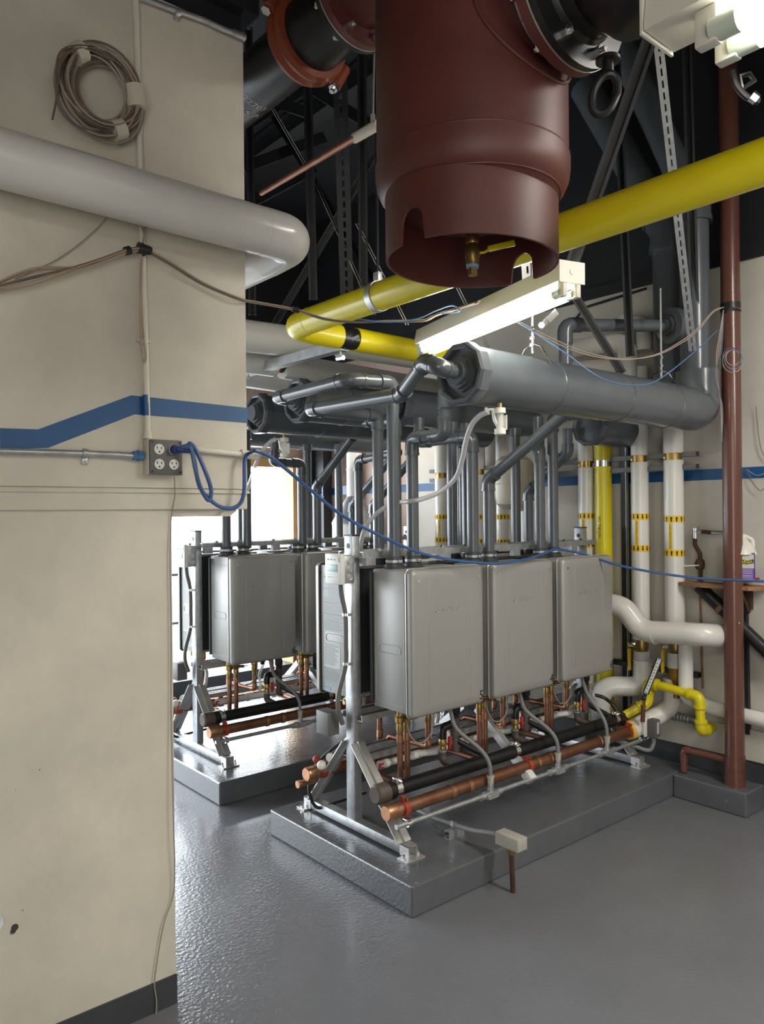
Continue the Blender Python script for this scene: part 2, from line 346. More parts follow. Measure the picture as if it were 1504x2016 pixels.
# coil of old cables
t = thing('cable_coil', 'coil of old tan cables hung high on the cream wall above the white pipe', 'cable coil', (0.898, 2.440, 3.049))
cc = V((0.902, 2.450, 3.055)); rr = random.Random(3)
for j in range(26):
    R1 = rr.uniform(.088, .128); ph = rr.uniform(0, 6.28); ox, oz = rr.uniform(-.02, .018), rr.uniform(-.012, .018); dy = rr.uniform(-.03, .03)
    pts = []
    for k in range(36):
        a = 2*math.pi*k/36; q = R1*(1+.05*math.sin(2*a+ph))
        pts.append(cc+V((math.cos(a)*q*1.03+ox, dy*.8+.01*math.sin(a+ph), math.sin(a)*q*1.12+oz)))
    part('cable', M().tube(pts, .0036, 6, True), ('graywire', 'browncable', 'graywire', 'tan', 'browncable')[j % 5], t)
part('cable', M().tube(spl([(0.877, 2.430, 2.906), (0.799, 2.430, 2.916), (0.754, 2.420, 2.968), (0.760, 2.420, 3.102), (0.813, 2.420, 3.153), (0.876, 2.420, 3.164), (0.957, 2.420, 3.143)]), .0036, 6), 'browncable', t)
part('cable', M().tube(spl([(0.740, 2.420, 2.901), (0.754, 2.420, 2.976), (0.770, 2.420, 3.090), (0.829, 2.420, 3.151), (0.916, 2.420, 3.152)]), .0036, 6), 'browncable', t)
for a, l in ((.15, .035), (2.25, .018), (-1.1, .02)):
    c = cc+V((math.cos(a)*.113, 0, math.sin(a)*.122)); d = V((-math.sin(a), 0, math.cos(a)))
    part('tape_wrap', M().cyl(c-d*l, c+d*l, .033, seg=14), 'tape', t)
# painted vertical conduit with the loose wires
t = thing('wall_conduit', 'cream painted vertical conduit running down the left wall to the outlet box', 'conduit', (1.055, 2.480, 1.952))
part('pipe', M().cyl((1.032, 2.485, 3.420), (1.059, 2.485, 1.957), .0105, seg=14), 'conduitpaint', t)
for c0, c1 in (((1.042, 2.485, 2.735), (1.044, 2.485, 2.701)), ((1.048, 2.485, 2.288), (1.048, 2.485, 2.271)), ((1.059, 2.485, 1.978), (1.059, 2.485, 1.954))): part('coupling', M().cyl(c0, c1, .015, seg=14), 'conduitpaint', t)
part('painted_band', M().cyl((1.053, 2.485, 2.101), (1.055, 2.485, 2.032), .0112, seg=14), 'blue', t)
part('strap', M().box((1.028, 2.487, 2.287), (1.073, 2.498, 2.280)), 'conduitpaint', t)
t = tag(part('conduit_wire', M().tube(spl([(1.069, 2.465, 2.730), (1.051, 2.465, 2.671), (1.038, 2.465, 2.587), (1.030, 2.466, 2.464), (1.036, 2.467, 2.330), (1.047, 2.467, 2.230), (1.040, 2.467, 2.209), (1.033, 2.467, 2.245), (1.029, 2.465, 2.396), (1.035, 2.462, 2.574), (1.043, 2.465, 2.636), (1.026, 2.468, 2.680)]), .0028, 6), 'tan'), 'thin tan wires taped along the vertical wall conduit', 'wire')
# metal conduit at the top of the wall
t = thing('metal_conduit', 'bare metal conduit along the top of the cream wall', 'conduit', (1.199, 2.480, 3.444))
part('pipe', M().tube(spl([(0.983, 2.480, 3.427), (1.088, 2.480, 3.435), (1.180, 2.480, 3.441), (1.276, 2.480, 3.449), (1.353, 2.475, 3.445), (1.437, 2.475, 3.450)]), .0105, 14), 'galv', t)
part('strap', M().box((1.170, 2.483, 3.442), (1.190, 2.497, 3.415), .001).cyl((1.169, 2.480, 3.433), (1.184, 2.480, 3.438), .014, seg=14), 'galv', t)
part('coupling', M().cyl((1.391, 2.475, 3.448), (1.441, 2.475, 3.449), .0135, seg=14), 'galv', t)
# horizontal conduit into the box
t = thing('metal_conduit', 'bare metal conduit entering the outlet box from the left', 'conduit', (0.805, 2.480, 1.894))
part('pipe', M().tube([(0.517, 2.480, 1.891), (0.869, 2.480, 1.896), (0.951, 2.480, 1.896), (1.037, 2.480, 1.893)], .0105, 14), 'galv', t)
part('connector', M().cyl((1.004, 2.480, 1.895), (1.039, 2.480, 1.895), .0155, seg=8).cyl((1.019, 2.480, 1.896), (1.026, 2.480, 1.896), .019, seg=8), 'bluemetal', t)
part('strap', M().cyl((0.840, 2.480, 1.897), (0.856, 2.480, 1.896), .0145, seg=14).box((0.842, 2.490, 1.884), (0.861, 2.497, 1.861), .001), 'galv', t)
part('screw', M().cyl((0.851, 2.490, 1.870), (0.850, 2.486, 1.870), .004, seg=8), 'chrome', t)
# outlet box
bc = V((1.108, 2.470, 1.892)); t = thing('outlet_box', 'gray metal outlet box with four white receptacles on the left wall', 'outlet box', bc)
part('box_body', M().box(bc+V((-.062, -.012, -.06)), bc+V((.052, .03, .06)), .003), 'wall', t)
part('faceplate', M().box(bc+V((-.058, -.022, -.06)), bc+V((.058, -.012, .058)), .003), 'boxgray', t)
for dx in (-.026, .026):
    for dz in (.026, -.024):
        c = bc+V((dx, -.022, dz))
        q = part('receptacle', M().cyl(c+V((0, .002, 0)), c+V((0, -.003, 0)), .0175, seg=20), 'whiteplastic', t)
        part('slots', M().box(c+V((-.009, -.0036, 0)), c+V((-.006, -.002, .009))).box(c+V((.006, -.0036, 0)), c+V((.009, -.002, .008))).cyl(c+V((0, -.002, -.009)), c+V((0, -.0036, -.009)), .0032, seg=10), 'ink', q)
for dx, dz in ((-.05, .05), (.05, .05), (-.05, -.05), (.05, -.05)): part('screw', M().cyl(bc+V((dx, -.021, dz)), bc+V((dx, -.025, dz)), .0035, seg=8), 'iron', t)
# cream conduit to the right of the box
t = thing('wall_conduit', 'cream painted short conduit from the outlet box to the wall end', 'conduit', (1.319, 2.480, 1.924))
part('pipe', M().cyl((1.168, 2.480, 1.930), (1.465, 2.480, 1.913), .0105, seg=14), 'conduitpaint', t)
part('coupling', M().cyl((1.410, 2.480, 1.919), (1.474, 2.480, 1.912), .0155, seg=14), 'conduitpaint', t)
# extension cord
t = thing('extension_cord', 'blue extension cord plugged into the outlet box and strung across the heaters to the shelf', 'cord', bc)
pl = part('plug', M().cyl(bc+V((.026, -.028, .026)), bc+V((.026, -.052, .024)), .017, .013, seg=14).cyl(bc+V((.026, -.052, .024)), bc+V((.072, -.07, .02)), .010, .007, seg=12), 'plug', t)
part('cable', M().tube(spl([bc+V((.026, -.055, .024)), (1.145, 2.400, 1.925), (1.168, 2.390, 1.922), (1.185, 2.390, 1.849), (1.208, 2.400, 1.789), (1.242, 2.410, 1.746), (1.253, 2.410, 1.781), (1.233, 2.410, 1.842), (1.201, 2.420, 1.920), (1.177, 2.420, 1.938), (1.200, 2.430, 1.886), (1.218, 2.430, 1.799), (1.256, 2.430, 1.750), (1.316, 2.440, 1.720), (1.378, 2.450, 1.727), (1.404, 2.450, 1.775), (1.412, 2.455, 1.895), (1.442, 2.470, 1.921), (1.441, 2.420, 1.925), (1.581, 2.525, 1.905), (1.783, 2.616, 1.814), (1.967, 2.657, 1.709), (2.083, 2.664, 1.652), (2.231, 2.632, 1.581), (2.396, 2.611, 1.516), (2.542, 2.593, 1.479), (2.696, 2.542, 1.455), (2.890, 2.536, 1.440), (3.153, 2.576, 1.449), (3.426, 2.673, 1.466), (3.544, 2.704, 1.477), (3.646, 2.710, 1.470), (3.821, 2.668, 1.432), (3.848, 2.515, 1.387), (3.934, 2.312, 1.346), (4.034, 2.098, 1.319), (4.084, 1.926, 1.318), (4.146, 1.743, 1.315)], 8), .0072, 8), 'cord', t)
# thin white wire down the wall edge
tag(part('wall_wire', M().tube(spl([(1.155, 2.490, 1.830), (1.154, 2.486, 1.800), (1.155, 2.488, 1.765), (1.152, 2.498, 1.721), (1.152, 2.511, 1.686), (1.146, 2.511, 1.545), (1.147, 2.510, 1.281), (1.144, 2.510, 1.018), (1.144, 2.500, 0.669), (1.149, 2.505, 0.455), (1.141, 2.510, 0.368), (1.109, 2.510, 0.291), (1.082, 2.510, 0.162), (1.074, 2.510, 0.096), (1.079, 2.505, 0.036), (1.070, 2.500, -0.053)]), .0022, 6), 'graywire'), 'thin pale wire hanging down the edge of the cream wall', 'wire')
tag(part('wall_wire', M().tube(spl([(0.969, 2.480, 2.730), (0.894, 2.485, 2.624), (0.797, 2.485, 2.522), (0.712, 2.480, 2.456), (0.646, 2.480, 2.413)]), .0022, 6), 'graywire'), 'single gray wire drooping from below the white pipe', 'wire')
# cable bundle
t = thing('cable_bundle', 'bundle of thin tan and brown cables swagged along the left wall to the lamp', 'cable bundle', (1.036, 2.460, 2.582))
rr = random.Random(7)
for j in range(7):
    o = V((0, rr.uniform(-.012, .012), rr.uniform(-.008, .008))); p = rr.uniform(-.02, .02)
    left = [V(q)+o*(1.6 if i == 1 else 1)+V((0, 0, p if i == 1 else 0)) for i, q in enumerate([(0.544, 2.460, 2.352), (0.684, 2.460, 2.423), (0.818, 2.455, 2.474), (0.896, 2.450, 2.514), (0.980, 2.450, 2.561), (1.037, 2.455, 2.581)])]
    part('cable', M().tube(spl(left), .003, 6), ('tan', 'browncable', 'tan')[j % 3], t)
for j in range(6):
    o = V((rr.uniform(-.005, .005), rr.uniform(-.005, .005), rr.uniform(-.006, .006)))
    right = [V(q)+o*(1 if i < 9 else 2.5) for i, q in enumerate([(1.037, 2.455, 2.581), (1.129, 2.470, 2.561), (1.266, 2.480, 2.514), (1.402, 2.470, 2.482), (1.474, 2.484, 2.485), (1.645, 2.471, 2.482), (1.764, 2.436, 2.457), (1.886, 2.399, 2.456), (2.011, 2.359, 2.471), (2.155, 2.304, 2.486), (2.238, 2.299, 2.524), (2.339, 2.280, 2.561), (2.294, 2.121, 2.546)])]
    part('cable', M().tube(spl(right), .0028, 6), ('tan', 'browncable', 'tan')[j % 3], t)
for j in range(2):
    part('cable', M().tube(spl([(1.887, 2.385, 2.465), (1.998, 2.344, 2.462), (2.119, 2.295, 2.483), (2.207, 2.273, 2.526), (2.287, 2.258, 2.557), (2.311, 2.238, 2.535), (2.240, 2.271, 2.518)]), .003, 6), 'bluewire', t, label='blue wire') if j == 0 else None
part('tape_wrap', M().cyl((1.018, 2.452, 2.580), (1.062, 2.455, 2.579), .019, .014, seg=12).cyl((1.025, 2.452, 2.594), (1.047, 2.455, 2.563), .012, seg=10), 'blacktape', t)
part('tape_wrap', M().cyl((0.973, 2.450, 2.558), (0.990, 2.450, 2.566), .014, seg=12), 'blacktape', t)
part('tape_wrap', M().cyl((1.636, 2.472, 2.483), (1.660, 2.465, 2.480), .012, seg=12), 'blacktape', t)
struct('wall_hole', M().cyl((0.637, 2.520, 0.445), (0.636, 2.516, 0.446), .010, seg=14).cyl((0.632, 2.520, 0.435), (0.632, 2.518, 0.436), .008, seg=10), 'ink', wl)
# holes and a metal cover plate low on the wall
tag(part('cover_plate', M().cyl((0.584, 2.519, 0.479), (0.583, 2.512, 0.482), .022, seg=24), 'galv'), 'small round metal cover plate low at the left edge of the wall', 'plate')
# ================================================================ RED AIR SEPARATOR TANK
TX, TY = 1.618, 1.514; ZB = 2.41
tc_ = V((-TX, -TY, 0)).normalized(); tr_ = r0
t = thing('separator_tank', 'large red oxide vertical tank hanging overhead with an open skirt', 'tank', (TX, TY, ZB))
part('shell', M().lathe([(.02, 2.52), (.10, 2.525), (.17, 2.545), (.225, 2.57), (.247, 2.585), (.262, 2.60), (.2725, 2.625), (.276, 2.65), (.276, 2.672), (.2765, 2.68), (.272, 2.684), (.272, 3.95), (.24, 4.08), (.02, 4.14)], (TX, TY, 0), seg=72), 'red', t)
m = M(); bm = m.bm; N = 240; wall = []
for R1 in (.247, .239):
    cols = []
    for k in range(N):
        a = 2*math.pi*k/N; d = math.degrees(a); zb = ZB
        for c0, hh in ((-40, .088), (139, .088)):
            df = (d-c0+180) % 360-180; wdt = 9.6
            if abs(df) <= wdt: zb = ZB+hh-.043*(1-math.sqrt(max(0, 1-(df/wdt)**2)))
        p = (tc_*math.cos(a)+tr_*math.sin(a))*R1
        cols.append([bm.verts.new((TX+p.x, TY+p.y, z)) for z in (zb, (zb+2.585)/2, 2.588)])
    wall.append(cols)
for cols in wall:
    for k in range(N):
        for j in range(2): bm.faces.new((cols[k][j], cols[(k+1) % N][j], cols[(k+1) % N][j+1], cols[k][j+1]))
for k in range(N): bm.faces.new((wall[0][k][0], wall[0][(k+1) % N][0], wall[1][(k+1) % N][0], wall[1][k][0]))
part('skirt', m, 'red', t)
part('weld_bead', M().ring((TX, TY, 2.587), (0, 0, 1), .248, .0035, 72, 8), 'red', t)
part('weld_bead', M().ring((TX, TY, 2.684), (0, 0, 1), .2725, .0035, 72, 8), 'red', t)
q = part('drain_valve', M().cyl((TX, TY, 2.53), (TX, TY, 2.495), .017, seg=14).lathe([(.001, 2.50), (.017, 2.50), (.019, 2.485), (.019, 2.47), (.017, 2.465), (.022, 2.455), (.022, 2.43), (.019, 2.42), (.019, 2.405), (.001, 2.405)], (TX, TY, 0), seg=16), 'brass', t)
for z0, z1 in ((2.52, 2.502), (2.406, 2.396)): part('thread_tape', M().cyl((TX, TY, z0), (TX, TY, z1), .0175, seg=14), 'blueprint', q)
part('plug', M().cyl((TX, TY, 2.396), (TX, TY, 2.375), .014, seg=6), 'brass', q)
L0 = V((TX, TY, 2.44))
part('lever', M().tube(spl([L0+tr_*.02, L0+tr_*.035+V((0, 0, .002)), L0+tr_*.05+V((0, 0, .012))]), .004, 8).bar(L0+tr_*.045+V((0, 0, .010)), L0+tr_*.122+V((0, 0, .028)), .008, .018, (0, 0, 1), .003), 'yellow', q)
# nozzles: one towards the left back, one towards the right front
def nozzle(sgn, z, L, rp, rf):
    ax = V((0, sgn, 0)); c = V((TX, TY, z)); S = c+ax*.20; Fc = c+ax*L
    part('nozzle', M().cyl(S, Fc, rp, seg=40), 'red', t)
    sd = M()
    for k in range(48):   # reinforcement saddle lying on the shell around the nozzle
        pass
    pts = []
    for k in range(48):
        a = 2*math.pi*k/48; xx = (rp+.045)*math.cos(a); zz = (rp+.045)*math.sin(a)
        pts.append(V((TX+xx, TY+sgn*math.sqrt(max(.274**2-xx*xx, .001)), z+zz)))
    part('saddle_weld', sd.tube(pts, .006, 8, True), 'red', t)
    f = part('flange', M().cyl(Fc-ax*.028, Fc, rf, seg=48), 'red', t)
    return Fc, ax
Fl, al = nozzle(1, 3.44, .52, .112, .168)
Fr, ar = nozzle(-1, 3.02, .345, .150, .205)
part('steel_band', M().lathe([(.151, .282), (.157, .282), (.157, .312), (.151, .312)], (TX, TY, 3.02), ar, 48), 'galv', t)
for a in (-100, -55): 
    c = V((TX, TY-.30, 3.02))+V((math.cos(math.radians(a-40)), 0, math.sin(math.radians(a-40))))*.160
    part('band_clip', M().box(c-V((.008, .022, .010)), c+V((.008, .010, .010)), .002), 'strut', t)
def blackflange(name, label, Fc, ax, rf, parts):
    o = thing(name, label, 'pipe', Fc)
    part('flange', M().lathe([(.02, .001), (rf, .001), (rf, .024), (rf*.74, .028), (rf*.70, .045), (.11, .07)], Fc, ax, 48), 'iron', o)
    part('gasket', M().cyl(Fc, Fc+ax*.004, rf*1.004, seg=48), 'galv', o)
    x, y, d = frame(ax)
    for k in range(8):
        a = 2*math.pi*(k+.5)/8; c = Fc+(x*math.cos(a)+y*math.sin(a))*rf*.83
        part('bolt', M().cyl(c+ax*.024, c+ax*.046, .0145, seg=6).cyl(c+ax*.046, c+ax*.058, .008, seg=10).cyl(c-ax*.05, c-ax*.03, .0145, seg=6).cyl(c-ax*.06, c-ax*.03, .008, seg=10), 'chrome', o)
    return o
o = blackflange('black_pipe', 'black steel pipe bolted to the red tank, running left behind the cream wall', Fl, al, .168, 1)
part('reducer', M().lathe([(.12, .03), (.118, .10), (.126, .16), (.128, .26)], Fl, al, 40), 'iron', o)
cp = part('grooved_coupling', M().lathe([(.11, .25), (.150, .255), (.158, .275), (.150, .295), (.158, .315), (.150, .335), (.11, .34)], Fl, al, 48), 'orange', o)
for a in (150, 330):
    d = V((math.cos(math.radians(a)), 0, math.sin(math.radians(a)))); c = Fl+al*.295+d*.17; n = V((-d.z, 0, d.x))
    part('ear', M().cyl(c-n*.045, c+n*.045, .024, seg=14), 'orange', cp)
    part('bolt', M().cyl(c-n*.08, c+n*.055, .010, seg=10).cyl(c-n*.065, c-n*.045, .019, seg=6).cyl(c+n*.045, c+n*.06, .019, seg=6), 'chrome', cp)
part('pipe', M().cyl(Fl+al*.30, Fl+al*4.4, .110, seg=40), 'iron', o)
tm = M().text('M U.S.A.', (0, 0, 0), (1, 0, 0), (0, 1, 0), .05, .0004).text('5122703', (.0, .07, 0), (1, 0, 0), (0, 1, 0), .045, .0004)
def wrapl(v, c=Fl):   # letters follow the pipe round its underside
    a = math.radians(205)+v.x/.1105
    return V((c.x+math.cos(a)*(.1106+v.z), c.y+.72-v.y, c.z+math.sin(a)*(.1106+v.z)))
part('stencil', tm.warp(wrapl), 'graywire', o, smooth=0)
o = blackflange('black_pipe', 'black steel pipe leaving the red tank to the upper right', Fr, ar, .205, 1)
part('pipe', M().lathe([(.02, .02), (.145, .03), (.145, .075), (.155, .085), (.182, .115), (.190, .16), (.190, 3.2), (.02, 3.21)], Fr, ar, 48), 'iron', o)
part('orange_ring', M().lathe([(.190, .30), (.2, .305), (.2, .37), (.190, .375)], Fr+V((0, 0, .0)), ar, 40), 'orange', o)
t2 = thing('hanger_ring', 'dark forged hanger eye hanging under the black pipe', 'hanger', (1.646, 1.099, 2.748))
part('eye', M().tube([V((1.651, 1.095, 2.729))+r0*math.cos(a*.2618)*.030+V((0, 0, .050*math.sin(a*.2618))) + (r0*.012*math.sin(a*.2618)) for a in range(24)], .0105, 10, True), 'iron', t2)
part('shank', M().cyl((1.658, 1.089, 2.783), (1.658, 1.089, 2.824), .014, seg=12).lathe([(.001, 0), (.030, 0), (.030, .008), (.001, .008)], (1.658, 1.089, 2.809), (0, 0, 1), 20), 'iron', t2)
# ================================================================ YELLOW GAS MAIN
GX, GZ = 1.97, 2.56
t = thing('gas_main', 'large yellow gas main crossing overhead and turning at a mitred elbow', 'pipe', (GX, 2.9, GZ))
part('pipe', M().cyl((GX, -.9, GZ+.01), (GX, 2.84, GZ), .0575, seg=32), 'yellow', t)
part('elbow', M().tube(fil([(GX, 2.83, GZ), (GX, 2.965, GZ-.005), (GX+.13, 2.965, GZ-.012)], .075, 10), .0585, 32), 'yellow', t)
part('pipe', M().cyl((GX+.125, 2.965, GZ-.012), (2.225, 2.965, GZ-.013), .0575, seg=32), 'yellow', t)
part('black_gap', M().cyl((2.20, 2.965, GZ-.013), (2.33, 2.965, GZ-.013), .053, seg=24), 'iron', t)  # black cylinder put in for the gap at the hanger bracket
part('pipe', M().cyl((2.32, 2.965, GZ-.013), (4.2, 2.965, GZ-.03), .0575, seg=32), 'yellow', t)
for y, lab in ((2.36, 'steel loop hanger around the yellow gas main'), (.775, 'steel loop hanger at the right edge around the yellow gas main')):
    h = thing('pipe_hanger', lab, 'hanger', (GX, y, GZ))
    part('loop', M().lathe([(.058, -.016), (.0615, -.016), (.0615, .016), (.058, .016), (.058, -.016)], (GX, y, GZ+.003), (0, 1, 0), 32).box((GX-.012, y-.016, GZ+.055), (GX+.012, y+.016, GZ+.10), .003), 'galv', h)
    part('rod', M().cyl((GX, y, GZ+.09), (GX, y, CZ), .006, seg=8), 'beam', h)
# ================================================================ FLUORESCENT FIXTURES
def fixture(label, pn, pf, ov, W=.108, Hh=.07, so=0):
    pn, pf = V(pn), V(pf); ax = (pf-pn).normalized(); sd = ax.cross(V((0, 0, 1))).normalized(); u = sd.cross(ax); L = (pf-pn).length
    o = thing('strip_light', label, 'lamp', pn)
    T = lambda a, s, h: pn+ax*a+sd*s+u*h
    b = M(); b.prism([(-W/2, .0), (-W/2, .012), (-W/2+.012, Hh), (W/2-.012, Hh), (W/2, .012), (W/2, 0)], T(-ov, so, 0), -sd, u, L+ov)
    part('housing', b, 'lampwhite', o)
    part('end_plate', M().prism([(-W/2-.001, -.005), (-W/2-.001, Hh+.002), (W/2+.001, Hh+.002), (W/2+.001, -.005)], T(-.002-ov, so, 0), -sd, u, -.004), 'lampwhite', o)
    part('knockout', M().cyl(T(-.006-ov, so, Hh*.5), T(-.008-ov, so, Hh*.5), .011, seg=16), 'lampwhite', o)
    for s in (-.029, .029):
        for a in (.012, L-.012):
            part('lamp_holder', M().bar(T(a, s, .0), T(a, s, -.052), .02, .032, ax, .003), 'lampwhite', o)
        tb = part('tube', M().cyl(T(.055, s, -.034), T(L-.055, s, -.034), .0165, seg=20), 'tube', o)
        for a in (.018, L-.056): part('tube_end', M().cyl(T(a, s, -.034), T(a+.038, s, -.034), .0168, seg=20), 'tubeend', tb)
    return o
fixture('glowing two-tube strip light hanging above the large gray header', (2.257, 1.639, 2.504), (2.567, 2.727, 2.511), 0)
p1, p2 = V((1.072, 0.536, 2.377)), V((1.072, 0.536, 2.377))+V((0, -1.25, 0))
fixture('glowing two-tube strip light cut off at the upper right corner', p1+V((0,0,.02)), p2+V((0,0,.02)), .07, .085, .075, .015)
t = thing('chain_clip', 'small dark metal clip hanging by the upper right lamp', 'clip', (1.167, 0.522, 2.336))
part('hook', M().tube([(1.154, 0.533, 2.348), (1.166, 0.523, 2.351), (1.171, 0.518, 2.341), (1.158, 0.530, 2.329)], .004, 6, True).tube(spl([(1.145, 0.540, 2.355), (1.151, 0.535, 2.333), (1.162, 0.526, 2.317), (1.177, 0.514, 2.309)]), .005, 8), 'iron', t)
part('bolt', M().cyl((1.157, 0.517, 2.313), (1.164, 0.512, 2.307), .008, seg=6), 'chrome', t)
# ================================================================ OVERHEAD STEEL, STRUTS AND PIPES (black painted ceiling space)
def strut(label, a, b, mt='beam', wdt=.041, slots=False, upv=(1, 0, 0), name='ceiling_strut', ext=True):
    a, b = V(a), V(b)
    if ext and a.z > b.z+.3 and a.z < CZ-.15: a = a+(a-b)*((CZ-.15-a.z)/(a.z-b.z))
    o = thing(name, label, 'strut', a)
    d = (b-a).normalized(); toc = (V((0, 0, 1.7))-a).normalized(); s = d.cross(toc).normalized(); f = s.cross(d)
    if slots:
        L = (b-a).length; n = int(L/.05)
        m = M()
        for sg in (-1, 1): m.bar(a+s*sg*wdt*.36, b+s*sg*wdt*.36, .004+wdt*.24, wdt*.5, s)
        for k in range(n+1): m.bar(a+d*(k*L/n), a+d*min(L, k*L/n+.018), wdt*.5, wdt*.45, s)
        part('slotted_channel', m, mt, o, smooth=0)
    else:
        mx = M().channel(a, b, wdt, wdt, f)
        part('channel', mx, mt, o, smooth=0)
    return o
strut('slotted zinc strut slanting down to the far hanger of the large gray header', (3.136, 1.807, 3.799), (4.057, 2.144, 2.578), 'galv', .034, True)
strut('black strut slanting down behind the yellow gas main right of the tank', (2.646, 1.565, 3.452), (2.731, 2.016, 2.671), 'beam', .055)
strut('black vertical strut right of the slotted strut', (3.901, 2.079, 4.175), (4.166, 2.183, 2.598), 'beam', .05)
strut('black vertical strut hanging over the middle of the large header', (3.637, 2.301, 3.256), (3.658, 2.283, 2.523), 'beam', .045)
strut('dark slanting strut below the end of the strip light', (3.346, 2.414, 2.823), (3.536, 2.255, 2.410), 'beam', .045, ext=False)
strut('dark slotted vertical strut left of the red tank', (2.358, 3.112, 4.020), (2.624, 3.411, 2.806), 'beam', .06, True)
strut('dark vertical strut nearest the red tank', (2.508, 3.117, 4.105), (2.694, 3.353, 2.862), 'beam', .05)
strut('dark vertical strut behind the white pipe elbow', (2.405, 3.465, 4.089), (2.536, 3.616, 2.921), 'beam', .05)
strut('dark vertical strut beside the cream wall end', (2.264, 3.844, 4.148), (2.371, 4.015, 2.889), 'beam', .045)
strut('dark cross brace from the wall end up to the struts', (2.471, 3.932, 2.827), (2.753, 3.303, 3.715), 'beam', .045)
strut('dark cross brace falling right behind the struts', (2.605, 4.210, 4.311), (2.855, 3.348, 2.917), 'beam', .045)
strut('pale slotted strut seen through the notch of the tank skirt', (2.761, 2.252, 2.940), (2.848, 2.310, 2.761), 'strut', .044, True)
for k, (a, b, lab) in enumerate((((2.254, 3.591, 3.910), (2.394, 3.474, 3.589), 'thin bright rod pair left of the struts'), ((2.432, 3.442, 3.505), (2.672, 3.241, 2.779), 'thin bright rod pair crossing between the struts'), ((2.601, 3.300, 3.280), (2.876, 3.200, 2.746), 'thin bright rod pair behind the yellow main'), ((2.870, 2.813, 2.882), (3.149, 2.840, 2.578), 'thin bright rod pair behind the strip light'))):
    o = thing('threaded_rods', lab, 'rods', a)
    for s in (0, .014): part('rod', M().cyl(V(a)+r0*s, V(b)+r0*s, .0028, seg=6), 'chrome', o)
# roof joists
for k, x in enumerate((.3, 1.7, 3.1)):
    tag(part('roof_joist', M().bar((x, -3, CZ-.16), (x, BY, CZ-.16), .10, .012).bar((x, -3, CZ-.02), (x, BY, CZ-.02), .10, .012).bar((x, -3, CZ-.09), (x, BY, CZ-.09), .012, .14), 'dark'), ('dark roof joist over the left wall', 'dark roof joist over the red tank', 'dark roof joist along the right side')[k], 'joist')
t = thing('roof_truss', 'dark angle iron frame high up left of the tank', 'truss', (2.735, 3.971, 4.271))
for a, b in (((2.442, 4.217, 4.116), (2.784, 3.930, 4.398)), ((2.440, 4.219, 3.862), (2.889, 3.972, 4.097)), ((2.625, 4.063, 4.257), (2.746, 3.961, 4.201)), ((2.736, 3.971, 4.383), (3.062, 3.697, 4.108)), ((2.487, 4.179, 3.655), (2.780, 3.933, 3.858))):
    part('angle', M().bar(a, b, .012, .07, (0, 0, 1)), 'beam', t)
# small copper line passing left of the tank
t = thing('copper_line', 'thin copper pipe slanting behind the tank with a white taped end', 'pipe', (1.984, 2.512, 3.264))
part('pipe', M().cyl((2.050, 3.371, 3.327), (1.789, 2.219, 3.108), .014, seg=14), 'copper', t)
part('tape_wrap', M().cyl((1.815, 2.302, 3.128), (1.740, 2.064, 3.067), .019, seg=14), 'tape', t)
t = thing('hanger_rod', 'thin rod hanging beside the red tank', 'rod', (1.852, 2.232, 3.443))
part('rod', M().cyl((1.759, 2.114, 3.371), (1.753, 2.119, 3.098), .004, seg=8).cyl((1.753, 2.119, 3.125), (1.753, 2.119, 3.089), .009, seg=6), 'galv', t)
# large gray pipes at right
run('vent_pipe', 'thick gray pipe falling from the roof, left of the two at the right wall', 'pipe', [(4.33, 3.02, 4.5), (4.33, 2.43, 3.38), (4.33, 2.43, 2.22)], .098, rad=.14, seg=28)
run('vent_pipe', 'thick gray pipe falling from the roof just behind the brown pipe', 'pipe', [(4.17, 2.66, 4.58), (4.17, 2.19, 3.42), (4.17, 2.19, 2.46)], .08, rad=.13, seg=28)
t = thing('vent_branch', 'thin gray branch pipe elbowing into the thick gray pipe', 'pipe', (3.387, 2.510, 2.689))
a, b = V((3.350, 2.476, 2.677)), V((4.061, 2.271, 2.740))
part('pipe', M().cyl(b, a+(b-a).normalized()*.06, .034, seg=18), 'pvc', t)
part('elbow', M().tube(fil([a+(b-a).normalized()*.10, a, a-V((0, 0, .10))], .06), .040, 18), 'pvcfit', t)
part('pipe', M().cyl(a-V((0, 0, .06)), a-V((0, 0, .36)), .034, seg=18), 'pvc', t)
d = (b-a).normalized()
part('hub', M().lathe([(.036, -.03), (.10, -.02), (.10, .03), (.08, .04)], b, d, 24), 'pvcfit', t)
part('bushing', M().cyl(b-d*.05, b-d*.018, .055, seg=8).cyl(b-d*.03, b-d*.01, .07, seg=8), 'pvcdark', t)
# ================================================================ WHITE INSULATED PIPES AT THE BACK LEFT
t = thing('insulated_pipe', 'upper white insulated pipe behind the yellow elbow', 'pipe', (2.263, 3.500, 2.671))
part('jacket', M().cyl((1.62, 3.55, 2.62), (2.491, 3.550, 2.647), .085, seg=32), 'jacket', t)
t = thing('insulated_pipe', 'middle white insulated pipe with a bare gap at the strut', 'pipe', (2.257, 3.700, 2.551))
part('jacket', M().cyl((1.7, 3.75, 2.56), (2.347, 3.750, 2.553), .075, seg=32), 'jacket', t)
part('insulation_end', M().cyl((2.344, 3.750, 2.552), (2.358, 3.750, 2.551), .073, seg=32), 'fiber', t)
part('pipe', M().cyl((2.347, 3.750, 2.553), (2.475, 3.750, 2.550), .045, seg=24), 'rusty', t)
part('jacket', M().cyl((2.409, 3.750, 2.548), (4.153, 3.750, 2.510), .075, seg=32), 'jacket', t)
t = thing('insulated_pipe', 'long white insulated pipe under the others at the back', 'pipe', (3.375, 4.300, 2.671))
part('jacket', M().cyl((1.9, 4.35, 2.62), (4.3, 4.35, 2.56), .095, seg=32), 'jacket', t)
